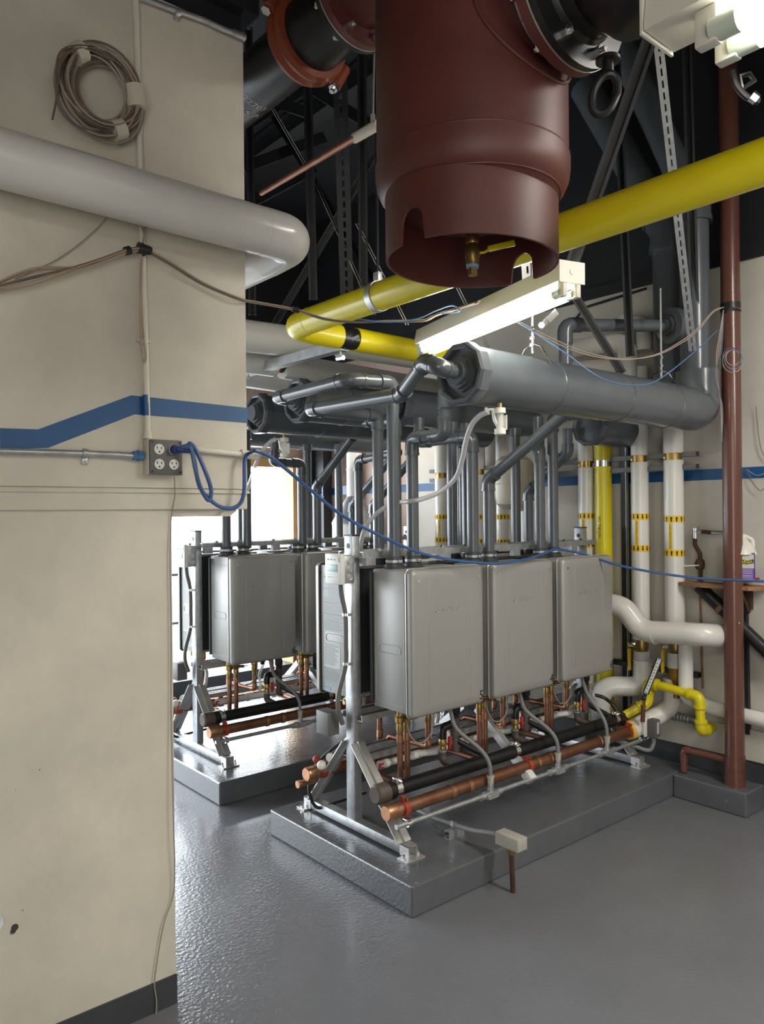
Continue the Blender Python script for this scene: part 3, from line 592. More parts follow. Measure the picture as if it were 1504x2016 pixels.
t = thing('insulated_pipe', 'white insulated pipe right beneath the yellow gas main', 'pipe', (2.724, 3.200, 2.501))
part('jacket', M().cyl((2.481, 3.300, 2.603), (4.874, 3.300, 2.613), .07, seg=32), 'jacket', t)
t = thing('trapeze_strut', 'galvanized trapeze strut carrying the white and yellow pipes', 'strut', (2.300, 3.363, 2.504))
part('channel', M().channel((2.270, 3.925, 2.523), (2.270, 2.978, 2.514), .05, .05, (1, 0, 0)), 'galv', t, smooth=0)
part('rod', M().cyl((2.270, 3.012, 2.682), (2.270, 3.008, 2.457), .006, seg=8), 'galv', t)
part('rod', M().cyl((2.270, 3.897, 2.790), (2.270, 3.897, 2.481), .006, seg=8), 'galv', t)
part('clamp_bolt', M().cyl((2.270, 2.929, 2.535), (2.300, 2.903, 2.554), .015, seg=6).cyl((2.270, 3.037, 2.459), (2.270, 2.987, 2.456), .012, seg=6), 'chrome', t)
# ================================================================ GRAY HEADERS
def header(label, x0, x1, y, z, r, rings=(), bush=True, endx=None, name='vent_header', label2=None, open_end=True):
    o = thing(name, label, 'header pipe', (x0, y, z), label2=label2)
    part('pipe', M().cyl((x0+.03, y, z), (x1, y, z), r, seg=40), 'pvc', o)
    f = r*1.09
    m = M().lathe([(f*.80, .06), (f*.80, .004), (f*.84, 0), (f*.95, 0), (f*1.01, .012), (f*1.01, .05), (f*.985, .062)], (x0, y, z), (1, 0, 0), 10)
    part('cap_rim', m, 'pvcfit', o, smooth=20)
    part('cap_recess', M().cyl((x0+.055, y, z), (x0+.07, y, z), f*.84, seg=32), 'pvcdark', o)
    if bush:
        part('bushing', M().cyl((x0+.06, y, z), (x0+.015, y, z), r*.66, r*.62, seg=8).cyl((x0+.02, y, z), (x0-.008, y, z), r*.54, seg=8).cyl((x0-.006, y, z), (x0-.024, y, z), r*.42, seg=20), 'pvc', o)
    for x in rings: part('coupling_seam', M().lathe([(r, -.006), (r*1.025, -.004), (r*1.025, .004), (r, .006)], (x, y, z), (1, 0, 0), 40), 'pvcfit', o)
    return o
H1Y, H1Z, H1R = 2.17, 2.256, .119
h1 = header('largest gray header pipe in front, hanging under the strip light', 2.23, 4.00, H1Y, H1Z, H1R, (2.79, 3.33, 3.80))
part('elbow', M().tube(fil([(3.98, H1Y, H1Z), (4.16, H1Y, H1Z), (4.16, H1Y, H1Z+.22)], .14, 12), H1R*1.0, 36), 'pvc', h1)
for x, lab in ((2.70, 'wire clevis hanger on the near end of the large header'), (3.77, 'wire clevis hanger on the far end of the large header')):
    h = thing('clevis_hanger', lab, 'hanger', (x, H1Y, H1Z+H1R))
    part('wire', M().tube([(x, H1Y-.10, H1Z+.08), (x, H1Y-.045, H1Z+.165), (x, H1Y, H1Z+.185), (x, H1Y+.045, H1Z+.165), (x, H1Y+.10, H1Z+.08)], .0035, 6), 'chrome', h)
    part('rod', M().cyl((x, H1Y, H1Z+.14), (x, H1Y, H1Z+.62), .0055, seg=8), 'galv', h)
    for dz in (.17, .20, .245): part('nut', M().cyl((x, H1Y, H1Z+dz), (x, H1Y, H1Z+dz+.012), .012, seg=6), 'chrome', h)
t = thing('hinge_bracket', 'bright hinged bracket slanting below the strip light', 'bracket', (2.757, 2.125, 2.543))
part('arm', M().bar((2.726, 2.151, 2.510), (2.778, 2.107, 2.577), .03, .008, (0, 1, 0), .003).bar((2.746, 2.121, 2.541), (2.777, 2.095, 2.581), .034, .01, (0, 1, 0), .003), 'strut', t)
part('bolt', M().cyl((2.717, 2.133, 2.516), (2.693, 2.114, 2.509), .014, seg=6), 'chrome', t)
header('second gray header pipe, over the back of the near heater rack', 2.30, 2.95, 3.46, 2.305, .112, (2.62,))
header('gray header pipe behind the risers, partly hidden by the large header', 3.0, 4.25, 3.46, 2.33, .112, (3.5, 3.9))
header('dark gray header pipe nearest the cream wall, over the far heater rack', 2.30, 4.25, 3.88, 2.28, .110, (2.75,))
header('short gray header pipe low at the right under the large header', 3.93, 4.36, 2.75, 2.20, .105, (), False)
header('gray header pipe over the back of the far heater rack', 2.75, 4.25, 5.06, 2.31, .11, (3.4,), False)
# ================================================================ RACKS
XR0, XR1, YM = 2.322, 4.205, 3.0
def rack():
    o = thing('heater_rack', 'near galvanized A-frame rack with its posts on the front pad', 'rack', (XR0, YM, PZ), label2='far galvanized A-frame rack on the rear pad in the daylight')
    for x in (XR0, XR1):
        part('post', M().box((x-.024, YM-.033, PZ+.03), (x+.022, YM+.033, 1.585), .003), 'galv', o)
        part('post_cap', M().box((x-.025, YM-.034, 1.583), (x+.023, YM+.034, 1.59)).cyl((x-.0235, YM, 1.535), (x-.0255, YM, 1.535), .013, seg=16), 'ink', o)
        part('base_rail', M().box((x-.028, 2.60, PZ+.012), (x+.024, 3.37, PZ+.058), .002), 'galv', o)
        for yf, yt in ((2.625, 2.965), (3.345, 3.035)):
            part('leg', M().channel((x-.006, yf, PZ+.06), (x-.006, yt, .56), .042, .042, (1, 0, 0)) if False else M().bar((x-.012, yf, PZ+.06), (x-.012, yt, .57), .036, .004, (1, 0, 0)).bar((x-.028, yf, PZ+.06), (x-.028, yt, .57), .005, .042, (1, 0, 0)).bar((x+.014, yf, PZ+.06), (x+.014, yt, .57), .005, .042, (1, 0, 0)), 'strut', o, smooth=0)
        for yf in (2.60, 3.37):
            sg = 1 if yf > 3 else -1
            fp = part('foot_plate', M().box((x-.06, yf-.035+sg*.02, PZ), (x+.05, yf+.035+sg*.02, PZ+.008), .001).box((x-.03, yf-.03, PZ+.008), (x-.024, yf+.03, PZ+.06)).box((x+.018, yf-.03, PZ+.008), (x+.024, yf+.03, PZ+.06)).box((x-.03, yf-.03, PZ+.056), (x+.024, yf+.03, PZ+.061)), 'strut', o, smooth=0)
            for dx in (-.048, .038): part('anchor_bolt', M().cyl((x+dx, yf+sg*.02, PZ+.006), (x+dx, yf+sg*.02, PZ+.018), .009, seg=6).cyl((x+dx, yf+sg*.02, PZ), (x+dx, yf+sg*.02, PZ+.034), .005, seg=8), 'chrome', fp)
    for y, z, hh in ((2.945, 1.492, .085), (3.055, 1.492, .085), (2.945, .695, .045), (3.055, .695, .045), (2.945, .50, .05), (3.055, .50, .05)):
        part('cross_rail', M().channel((XR0-.01, y, z), (XR1+.02, y, z), hh, .03, (0, 0, 1) if y > 3 else (0, 0, 1)), 'galv', o, smooth=0)
    for x in (2.43, 2.60, 2.87, 3.05, 3.2, 3.42, 3.62, 3.93, 4.10):
        part('rail_bolt', M().cyl((x, 2.93, 1.512), (x, 2.918, 1.512), .010, seg=6), 'chrome', o)
    for y0, y1 in ((2.58, 2.95), (3.42, 3.05)):
        part('middle_brace', M().bar((3.16, y0, .30), (3.16, y1, .60), .042, .036, (1, 0, 0)), 'strut', o, smooth=0)
        part('brace_cap', M().bar((3.16, y0-.01*(1 if y0 < 3 else -1), .292), (3.16, y0+.03*(1 if y0 < 3 else -1), .325), .05, .046, (1, 0, 0), .003), 'whiteplastic', o)
    for x in (2.36, 2.88, 3.45, 4.0):
        for y in (2.90, 3.07): part('hang_bracket', M().box((x-.03, y, 1.44), (x+.03, y+.03, 1.50)), 'galv', o, smooth=0)
    return o
rack()
# ================================================================ HEATERS
HW, HD, HZ0, HZ1 = .485, .245, .755, 1.43
def rrect(x0, z0, x1, z1, r, n=5):
    P = []
    for cx, cz, a0 in ((x1-r, z1-r, 0), (x0+r, z1-r, 90), (x0+r, z0+r, 180), (x1-r, z0+r, 270)):
        for k in range(n+1): a = math.radians(a0+90*k/n); P.append((cx+r*math.cos(a), cz+r*math.sin(a)))
    return P
def heater_proto():
    """local origin: centre of the base at the back; front looks to -Y, x along the row"""
    o = thing('water_heater', 'x', 'water heater', (0, 0, 0), 'tankless water heaters on the two racks')
    x0, x1, H = -HW/2, HW/2, HZ1-HZ0
    part('casing', M().box((x0+.008, -HD, 0), (x1-.008, 0, H-.006), .006), 'heater', o)
    part('back_panel', M().box((x0+.0, .0, .02), (x1-.0, .018, H-.02)), 'heaterdark', o)
    m = M()   # front door: rounded pan with a soft edge
    out = rrect(x0, -.012, x1, H, .022); bm = m.bm; loops = []
    for ins, y in ((0, -HD), (0, -HD-.028), (.0025, -HD-.036), (.008, -HD-.043), (.017, -HD-.047), (.05, -HD-.0475)):
        L = rrect(x0+ins, -.012+ins, x1-ins, H-ins, max(.004, .022-ins*.6)); loops.append([bm.verts.new((p[0], y, p[1])) for p in L])
    for a, b in zip(loops, loops[1:]):
        for k in range(len(a)): bm.faces.new((a[k], a[(k+1) % len(a)], b[(k+1) % len(a)], b[k]))
    bm.faces.new(loops[-1])
    d = part('door', m, 'heater', o, smooth=50)
    part('door_rim', M().tube([V((p[0], -HD-.006, p[1])) for p in rrect(x0-.003, -.015, x1+.003, H+.003, .024)], .0035, 6, True), 'heaterlit', d)
    for x in (x0+.105, x1-.105): part('crease', M().box((x-.0012, -HD-.0492, .045), (x+.0012, -HD-.045, H-.045), .0009), 'heaterlit', d)
    for x in (x0+.04, x1-.04):
        part('screw', M().cyl((x, -HD-.045, H-.052), (x, -HD-.051, H-.052), .007, seg=12), 'chrome', d)
    lg = M().text('NORITZ', (-.055, -HD-.0475, H-.205), (1, 0, 0), (0, 0, 1), .036, .0022, 'LEFT', 1.0)
    lx = -.094
    lg.box((lx, -HD-.0495, H-.205), (lx+.006, -HD-.0465, H-.180)).box((lx, -HD-.0495, H-.205), (lx+.03, -HD-.0465, H-.200)).box((lx+.012, -HD-.0495, H-.195), (lx+.017, -HD-.0465, H-.180)).box((lx+.022, -HD-.0495, H-.195), (lx+.027, -HD-.0465, H-.180)).cyl((lx+.032, -HD-.0465, H-.192), (lx+.032, -HD-.0495, H-.192), .004, seg=8)
    part('logo', lg, 'heaterlit', d, smooth=0)
    for sx in (-1, 1):   # pressed border and pressed grip on both sides
        X = sx*(HW/2-.008); S = M()
        S.tube([V((X, p[0], p[1])) for p in rrect(-HD+.018, .035, -.018, H-.06, .012, 3)], .0022, 6, True)
        S.tube([V((X, p[0], p[1])) for p in rrect(-HD+.045, .27, -.045, .31, .019, 5)], .003, 6, True)
        part('side_pressing', S, 'heater', o)
    for i, fx in enumerate((-.155, -.03)):
        c = part('flue_collar', M().lathe([(.056, 0), (.056, .004), (.046, .006), (.046, .02), (.040, .024), (.040, .055), (.0335, .058)], (fx, -.068, H-.006), (0, 0, 1), 24), 'pvcdark', o)
        part('clamp_band', M().lathe([(.040, .03), (.0425, .03), (.0425, .042), (.040, .042)], (fx, -.068, H-.006), (0, 0, 1), 24).box((fx-.012, -.118, H+.022), (fx+.012, -.105, H+.037), .002), 'galv', c)
    for px_ in (-.17, -.115, .02, .21): part('bottom_port', M().cyl((px_, -.12, -.03), (px_, -.12, .01), .021, seg=12), 'brass', o)
    return o
HX = (2.365, 2.925, 3.492); YB = 2.902; YBR = 3.098; DY2 = 1.68
proto = heater_proto()
def hlabel(o, num):
    if num:
        m = M().text(num, (HW/2-.010, -HD-.0476, .010), (1, 0, 0), (0, 0, 1), .066, .0008, 'RIGHT'); part('number', m, 'ink', o, smooth=0)
def setheater(rk, side, i, lab, num=None):
    y = (YB if side == 'f' else YBR)+rk*DY2
    o = dup(proto, (HX[i]+HW/2, y, HZ0), lab, 0 if side == 'f' else math.pi)
    ORG[o.name] = V((0, 0, 0)); hlabel(o, num); return o
hs = [setheater(0, 'f', 0, 'silver tankless heater numbered 5 at the front of the near rack', '5'),
      setheater(0, 'f', 1, 'silver tankless heater numbered 4 in the middle of the near rack', '4'),
      setheater(0, 'f', 2, 'silver tankless heater numbered 6 at the right end of the near rack', '6'),
      setheater(1, 'f', 0, 'silver tankless heater numbered 6 on the far rack beside the open bay', '6'),
      setheater(1, 'f', 1, 'shaded second tankless heater from the left on the far rack'),
      setheater(1, 'f', 2, 'third tankless heater of the far rack, hidden behind the near rack'),
      setheater(0, 'r', 0, 'silver heater backing onto heater 5, seen left of the near post'),
      setheater(0, 'r', 1, 'heater backing onto heater 4 on the near rack'),
      setheater(0, 'r', 2, 'heater backing onto the right-end heater on the near rack'),
      setheater(1, 'r', 0, 'heater at the left edge behind the far rack post with warning labels'),
      setheater(1, 'r', 1, 'middle heater on the back of the far rack'),
      setheater(1, 'r', 2, 'right heater on the back of the far rack')]
for o in list(proto.children_recursive): bpy.data.objects.remove(o)
bpy.data.objects.remove(proto)
# warning labels on the visible side of the two rear heaters (that side looks to -X in the room = local +X)
def sidelabels(o):
    X = HW/2-.008; YF = -HD+.022
    def sheet(z0, z1, y0, y1, mt): return part('warning_label' if mt == 'foil' else 'data_label', M().box((X, y0, z0), (X+.0012, y1, z1)), mt, o, smooth=0)
    s = sheet(.32, .615, YF+.008, -.03, 'foil')
    m = M(); mr = M(); rr = random.Random(5); z = .605
    mr.box((X+.0012, YF+.012, .604), (X+.0016, -.034, .611)); mr.cyl((X+.0012, YF+.03, .585), (X+.0016, YF+.03, .585), .009, seg=3).box((X+.0012, YF+.055, .577), (X+.0016, YF+.085, .592)).box((X+.0012, YF+.062, .588), (X+.0016, YF+.075, .600))
    for zz in (.545, .475, .415, .375): mr.box((X+.0012, YF+.012, zz), (X+.0016, -.034, zz+.0025))
    z = .57
    while z > .33:
        if all(abs(z-q) > .006 for q in (.545, .475, .415, .375)): m.box((X+.0012, YF+.05 if z > .5 else YF+.014, z), (X+.0016, -.036-rr.uniform(0, .05), z+.0025))
        z -= .0085
    part('fine_print', m, 'boxgray', s, smooth=0); part('red_print', mr, 'redprint', s, smooth=0)
    s = sheet(.135, .262, YF+.006, -.075, 'paper'); m = M(); z = .252
    while z > .145: m.box((X+.0012, YF+.012, z), (X+.0016, -.082-rr.uniform(0, .04), z+.0025)); z -= .0075
    part('fine_print', m, 'boxgray', s, smooth=0)
    s = sheet(.035, .128, YF+.004, -.065, 'foil'); m = M(); z = .12
    while z > .06: m.box((X+.0012, YF+.012, z), (X+.0016, -.072-rr.uniform(0, .05), z+.002)); z -= .007
    part('fine_print', m, 'boxgray', s, smooth=0)
    sheet(.012, .030, YF+.006, YF+.06, 'blueprint')
sidelabels(hs[6]); sidelabels(hs[9])
# control boxes on the two near posts
t = thing('control_box', 'beige wall controller with a teal screen on the near rack post', 'controller', (XR0-.024, YM, 1.45), label2='beige wall controller with a teal screen on the far rack post')
x = XR0-.024
part('back_box', M().box((x-.062, YM-.05, 1.355), (x, YM+.06, 1.49), .006), 'galv', t)
for z in (1.385, 1.425, 1.465): part('knockout', M().cyl((x-.03, YM-.05, z), (x-.03, YM-.0525, z), .0125, seg=16).ring((x-.03, YM-.0515, z), (0, 1, 0), .014, .0016, 20, 6), 'strut', t)
f = part('controller_face', M().box((x-.088, YM-.055, 1.352), (x-.062, YM+.075, 1.500), .004), 'whiteplastic', t)
part('screen', M().box((x-.0895, YM-.028, 1.412), (x-.087, YM+.055, 1.448), .001), 'lcd', f)
part('button_row', M().box((x-.0890, YM+.04, 1.468), (x-.087, YM+.055, 1.474)).box((x-.0890, YM+.014, 1.468), (x-.087, YM+.03, 1.474)).box((x-.0890, YM-.012, 1.468), (x-.087, YM+.004, 1.474)).box((x-.0890, YM-.045, 1.46), (x-.087, YM-.038, 1.482)), 'boxgray', f)
part('cover_line', M().box((x-.0885, YM-.055, 1.398), (x-.087, YM+.062, 1.401)).box((x-.0885, YM-.03, 1.382), (x-.087, YM+.05, 1.39)), 'foil', f)
t = thing('control_conduit', 'gray flexible conduit strapped down the left face of the near rack post', 'conduit', (XR0-.06, YM, 1.2), label2='gray flexible conduit strapped down the left face of the far rack post')
part('conduit', M().tube(spl([(x-.05, YM+.002, 1.36), (x-.045, YM+.0, 1.30), (x-.026, YM-.005, 1.20), (x-.024, YM-.005, 1.05), (x-.024, YM+.0, .95), (x-.05, YM+.02, .82), (x-.055, YM+.02, .74), (x-.03, YM+.02, .66)]), .012, 12), 'boxgray', t)
for z in (1.20, .96): part('strap', M().cyl((x-.024, YM-.005, z-.007), (x-.024, YM-.005, z+.007), .0165, seg=14).box((x-.03, YM-.03, z-.006), (x-.0, YM-.012, z+.006)), 'chrome', t)
part('junction_box', M().box((x-.09, YM+.06, .60), (x-.02, YM+.16, .715), .003), 'boxgray', t)
# ================================================================ FLUE AND INTAKE RISERS (gray pipe, 2 inch)
FR = .0305; ZT = HZ1+.035
def fl(label, pts, cat='vent pipe', name='vent_riser', **k): return run(name, label, cat, pts, FR, group=None, rad=.055, **k)
Yf, Yr = 2.834, 3.166
# near rack, front heaters
fl('left gray riser of the left near heater, turning to the second header', [(2.452, Yf, ZT), (2.452, Yf, 2.33), (2.185, Yf, 2.32), (2.185, 3.46, 2.31), (2.31, 3.46, 2.305)])
fl('right riser of the left near heater, stepping up to the large header', [(2.577, Yf, ZT), (2.577, Yf, 2.065), (2.577, 2.60, 2.065), (2.577, 2.60, 2.275), (2.577, 2.27, 2.275)])
fl('left gray riser of the middle near heater, bending back over the rack', [(3.012, Yf, ZT), (3.012, Yf, 2.10), (3.012, 3.25, 2.10), (3.012, 3.25, 2.24)])
fl('right gray riser of the middle near heater, slanting up to the large header', [(3.137, Yf, ZT), (3.137, Yf, 1.87), (3.137, 2.25, 2.22)])
fl('left gray riser of the right-end heater with a domed elbow at its top', [(3.579, Yf, ZT), (3.579, Yf, 2.06), (3.68, 2.92, 2.06), (3.68, 2.92, 2.26)])
fl('right gray riser of the right-end heater, running straight up to the large header', [(3.704, Yf, ZT), (3.704, Yf, 2.25), (3.704, 2.27, 2.25)])
# near rack, rear heaters
fl('gray riser behind the left near heater that swings left and forward to the large header', [(2.632, Yr, ZT), (2.632, Yr, 2.215), (2.19, Yr-.0, 2.215), (2.19, 2.47, 2.205), (2.115, 2.24, 2.30), (2.115, 2.17, 2.27), (2.225, 2.17, 2.256)], fitlen=.6)
fl('gray riser just behind the stepped riser of the left near heater', [(2.757, Yr, ZT), (2.757, Yr, 2.20), (2.757, 3.42, 2.22)], ends=(0, 1.4))
fl('left gray riser behind the middle near heater, straight', [(3.192, Yr, ZT), (3.192, Yr, 2.22)], ends=(0, 1.8))
fl('right gray riser behind the middle near heater, straight', [(3.317, Yr, ZT), (3.317, Yr, 2.22)], ends=(0, 1.8))
fl('gray riser behind the middle near heater and the slanted riser', [(3.759, Yr, ZT), (3.759, Yr, 2.22)], ends=(0, 1.8))
fl('gray riser with a double offset behind the right-end heater', [(3.884, Yr, ZT), (3.884, Yr, 1.82), (3.90, 2.87, 2.05), (3.90, 2.87, 2.2)])
# far rack
y2f, y2r = Yf+DY2, Yr+DY2
fl('left riser of the far rack heater numbered 6, passing behind the cream wall', [(2.452, y2f, ZT), (2.452, y2f, 2.28), (2.452, 3.98, 2.28)])
fl('right riser of the far rack heater numbered 6, in front of the bright bay', [(2.607, y2f, ZT), (2.607, y2f, 2.28), (2.607, 3.98, 2.28)])
fl('riser in front of the bright bay with a stepped bend left', [(3.05, y2f, ZT), (3.05, y2f, 2.05), (2.82, y2f, 2.05), (2.82, y2f-.02, 2.19)])
fl('riser at the edge of the bright bay, slanting up to the right', [(3.18, y2f, ZT), (3.18, y2f, 1.89), (3.18, y2f-.42, 2.20)])
fl('dark riser of the far rack with an elbow to the right', [(3.562, y2f, ZT), (3.562, y2f, 2.09), (3.562, 4.05, 2.12)])
fl('dark riser of the far rack behind the clear hose, bending right', [(3.70, y2f, ZT), (3.70, y2f, 1.75), (3.72, y2f-.45, 2.1)])
fl('farther dark riser bending right behind the clear hose', [(3.76, y2r, ZT), (3.76, y2r, 1.76), (3.80, y2r-.5, 2.15)])
fl('straight far riser behind the slanted one', [(3.33, y2r, ZT), (3.33, y2r, 2.22)], ends=(0, 1.6))
fl('far riser just left of the wall post, straight', [(2.757, y2r, ZT), (2.757, y2r, 2.22)], ends=(0, 1.6))
fl('far riser near the brown post, straight to the dark header', [(3.70, y2r+.1, ZT), (3.70, y2r+.1, 2.25)], ends=(0, 1.6))
fl('rear riser beside the left edge of the open bay', [(2.632, y2r, ZT), (2.632, y2r, 2.22)], ends=(0, 1.6))
# clear drain hoses with their check fittings
def checkfit(label, p):
    p = V(p); o = thing('drain_fitting', label, 'fitting', p)
    part('body', M().lathe([(.001, 0), (.020, 0), (.021, -.02), (.015, -.022), (.015, -.085), (.021, -.087), (.021, -.108), (.001, -.108)], p, (0, 0, 1), 20), 'clear', o)
    part('end_nut', M().lathe([(.021, -.086), (.024, -.087), (.024, -.108), (.021, -.110)], p, (0, 0, 1), 12).lathe([(.021, 0), (.024, -.001), (.024, -.022), (.021, -.023)], p, (0, 0, 1), 12), 'whiteplastic', o)
    part('side_arm', M().tube([p+V((0, 0, -.09)), p-r0*.022+V((0, 0, -.05)), p-r0*.03+V((0, 0, -.005)), p-r0*.05+V((0, 0, -.008))], .0085, 10), 'clear', o)
    part('nipple', M().cyl(p+V((0, 0, 0)), p+V((0, 0, .02)), .009, seg=10), 'brass', o)
    part('wire_clip', M().cyl(p-r0*.05+V((0, 0, -.008)), p-r0*.062+V((0, 0, -.01)), .013, seg=10), 'clear', o)
    part('bracket', M().box(p+V((.018, -.02, -.09)), p+V((.022, .02, -.03))), 'whiteplastic', o)
checkfit('clear check fitting with white ends under the large header', (2.414, 2.113, 2.125))
tag(part('clear_hose', M().tube(spl([(2.378, 2.143, 2.109), (2.373, 2.186, 2.098), (2.374, 2.237, 2.061), (2.399, 2.294, 1.998), (2.445, 2.361, 1.927), (2.494, 2.450, 1.853), (2.512, 2.565, 1.794), (2.507, 2.674, 1.763), (2.511, 2.769, 1.751), (2.522, 2.844, 1.749), (2.513, 2.904, 1.740), (2.487, 2.952, 1.718), (2.454, 2.993, 1.675), (2.426, 3.029, 1.614), (2.423, 3.058, 1.528), (2.426, 3.056, 1.438)]), .0115, 12), 'hose'), 'clear vinyl hose looping from the large header down behind the near post', 'hose')
checkfit('clear check fitting under the dark header beside the cream wall', (2.376, 3.685, 2.126))
tag(part('clear_hose', M().tube(spl([(2.327, 3.726, 2.115), (2.309, 3.741, 2.098), (2.278, 3.767, 2.052), (2.275, 3.835, 1.978), (2.301, 3.944, 1.880), (2.349, 4.164, 1.733)]), .012, 12), 'hose'), 'short clear hose beside the cream wall end in the daylight', 'hose')
# ================================================================ PLUMBING UNDER THE HEATERS (near rack, copied to the far rack below)
MY, MZ = 2.69, .418; CY, CZ_ = 2.625, .352
N5 = (('the left near heater', 'the left far heater'), ('the middle near heater', 'the middle far heater'), ('the right near heater', 'the right far heater'))
t = thing('gas_manifold', 'black gas pipe along the front of the near rack, capped at its left end', 'pipe', (2.2, MY, MZ), label2='dark gas pipe along the front of the far rack')
part('pipe', M().cyl((2.29, MY, MZ), (4.14, MY, MZ-.006), .0345, seg=24), 'iron', t)
part('collar', M().cyl((2.245, MY, MZ), (2.30, MY, MZ), .043, seg=24), 'iron', t)
part('end_cap', M().lathe([(.001, -.02), (.036, -.02), (.044, -.012), (.046, .0), (.046, .05), (.001, .05)], (2.215, MY, MZ), (1, 0, 0), 24), 'cap', t)
for x in (2.325, 3.16, 4.09):
    part('pipe_clamp', M().lathe([(.035, -.016), (.0385, -.016), (.0385, .016), (.035, .016)], (x, MY, MZ), (1, 0, 0), 24).box((x-.016, MY-.02, MZ+.034), (x+.016, MY-.014, MZ+.052)).box((x-.016, MY-.006, MZ+.034), (x+.016, MY+.0, MZ+.052)).cyl((x, MY-.045, MZ+.044), (x, MY+.02, MZ+.044), .004, seg=8).cyl((x, MY-.034, MZ+.044), (x, MY-.02, MZ+.044), .009, seg=6), 'chrome', t)
def copperman(label, label2, y, z, x0, x1, r=.0305):
    o = thing('copper_manifold', label, 'pipe', (x0, y, z), label2=label2)
    part('pipe', M().cyl((x0+.02, y, z), (x1, y, z-.004), r, seg=24), 'copper', o)
    part('end_cap', M().lathe([(.001, 0), (r*1.05, 0), (r*1.16, .008), (r*1.16, .055), (r*1.02, .06)], (x0, y, z), (1, 0, 0), 24), 'coppercap', o)
    for x in (x0+.07, 2.62, 2.74, 3.27, 3.38, 3.84):
        if x < x1: part('solder_joint', M().lathe([(r, -.012), (r*1.12, -.009), (r*1.12, .009), (r, .012)], (x, y, z-.002), (1, 0, 0), 24), 'coppercap', o)
    for x in (x0+.11, 3.19, x1-.03):
        part('cushion_clamp', M().lathe([(r, -.014), (r+.006, -.014), (r+.006, .014), (r, .014)], (x, y, z-.002), (1, 0, 0), 24).box((x-.012, y-.012, z+r), (x+.012, y+.012, z+r+.02), .003), 'clampred', o)
        part('clamp_bolt', M().cyl((x, y-.03, z+r+.012), (x, y+.02, z+r+.012), .004, seg=8).cyl((x, y-.024, z+r+.012), (x, y-.014, z+r+.012), .008, seg=6), 'brass', o)
    return o
copperman('copper manifold pipe lowest at the front of the near rack', 'copper manifold pipe lowest at the front of the far rack', CY, CZ_, 2.205, 4.17)
copperman('copper manifold pipe at the back of the near rack, capped left of the post', 'copper manifold pipe at the back of the far rack', 3.23, .375, 2.19, 4.17)
copperman('second copper manifold inside the near rack behind the risers', 'second copper manifold inside the far rack', 3.08, .41, 2.42, 4.10, .027)
t = thing('drain_assembly', 'white knob and red clamp on the rear copper pipe left of the near post', 'valve', (2.25, 3.2, .44), label2='white knob and red clamp at the far rack post')
part('knob', M().sph((2.235, 3.155, .432), .024), 'whiteplastic', t)
part('clamp', M().cyl((2.27, 3.23, .375), (2.30, 3.23, .375), .037, seg=20).sph((2.27, 3.25, .43), .02), 'clampred', t)
part('gauge_lens', M().cyl((2.30, 3.17, .455), (2.285, 3.15, .46), .022, seg=16), 'clear', t)
part('side_stub', M().cyl((2.17, 3.27, .32), (2.27, 3.27, .32), .016, seg=16).cyl((2.165, 3.27, .32), (2.185, 3.27, .32), .019, seg=16), 'coppercap', t)
t = tag(part('black_hose', M().tube(spl([(2.448, 3.160, 0.626), (2.419, 3.180, 0.529), (2.367, 3.240, 0.468), (2.318, 3.300, 0.395), (2.280, 3.320, 0.319), (2.259, 3.300, 0.245), (2.281, 3.260, 0.177), (2.366, 3.220, 0.193), (2.553, 3.200, 0.206)]), .0085, 10), 'iron'), 'dark hose looping around the rear copper cap left of the near post', 'hose', label2='dark hose looping around the rear copper cap of the far rack')
t = thing('condensate_line', 'white plastic condensate line under the lower rack rail', 'pipe', (2.4, 2.93, .455), label2='white plastic condensate line on the far rack')
part('pipe', M().cyl((2.42, 2.915, .452), (4.1, 2.915, .448), .0165, seg=16), 'whitepvc', t)
for x in (2.44, 2.66, 3.0, 3.22, 3.56, 3.8): part('coupling', M().cyl((x-.03, 2.915, .452), (x+.03, 2.915, .452), .021, seg=16), 'whitepvc', t)
part('red_mark', M().box((2.395, 2.895, .44), (2.425, 2.90, .465)), 'winered', t)
t = thing('electrical_conduit', 'thin galvanized conduit along the front feet of the near rack with three outlet bodies', 'conduit', (2.25, 2.575, .30), label2='thin galvanized conduit along the front feet of the far rack')
EY, EZ = 2.575, .298
part('pipe', M().cyl((2.225, EY, EZ+.004), (4.32, EY, EZ-.004), .0115, seg=14), 'galv', t)
for x in (2.30, 4.20, 4.27): part('strap', M().cyl((x-.01, EY, EZ), (x+.01, EY, EZ), .0155, seg=14).box((x-.01, EY-.004, EZ+.012), (x+.01, EY+.03, EZ+.018)), 'chrome', t)
for x in (2.845, 3.385, 3.845):
    b_ = part('outlet_body', M().box((x-.045, EY-.018, EZ-.018), (x+.045, EY+.018, EZ+.018), .008).cyl((x-.075, EY, EZ), (x+.075, EY, EZ), .0165, seg=14).cyl((x, EY, EZ+.01), (x, EY, EZ+.055), .0155, seg=14), 'galv', t)
    part('cover', M().prism(rrect(-.042, -.016, .042, .016, .015), (x, EY-.0185, EZ), (1, 0, 0), (0, 0, 1), .004), 'strut', b_)
    part('cover_screw', M().cyl((x-.03, EY-.022, EZ), (x-.03, EY-.025, EZ), .005, seg=8).cyl((x+.03, EY-.022, EZ), (x+.03, EY-.025, EZ), .005, seg=8), 'chrome', b_)
cyls = ((2.845, 2.70), (3.385, 3.23), (3.845, 3.79))
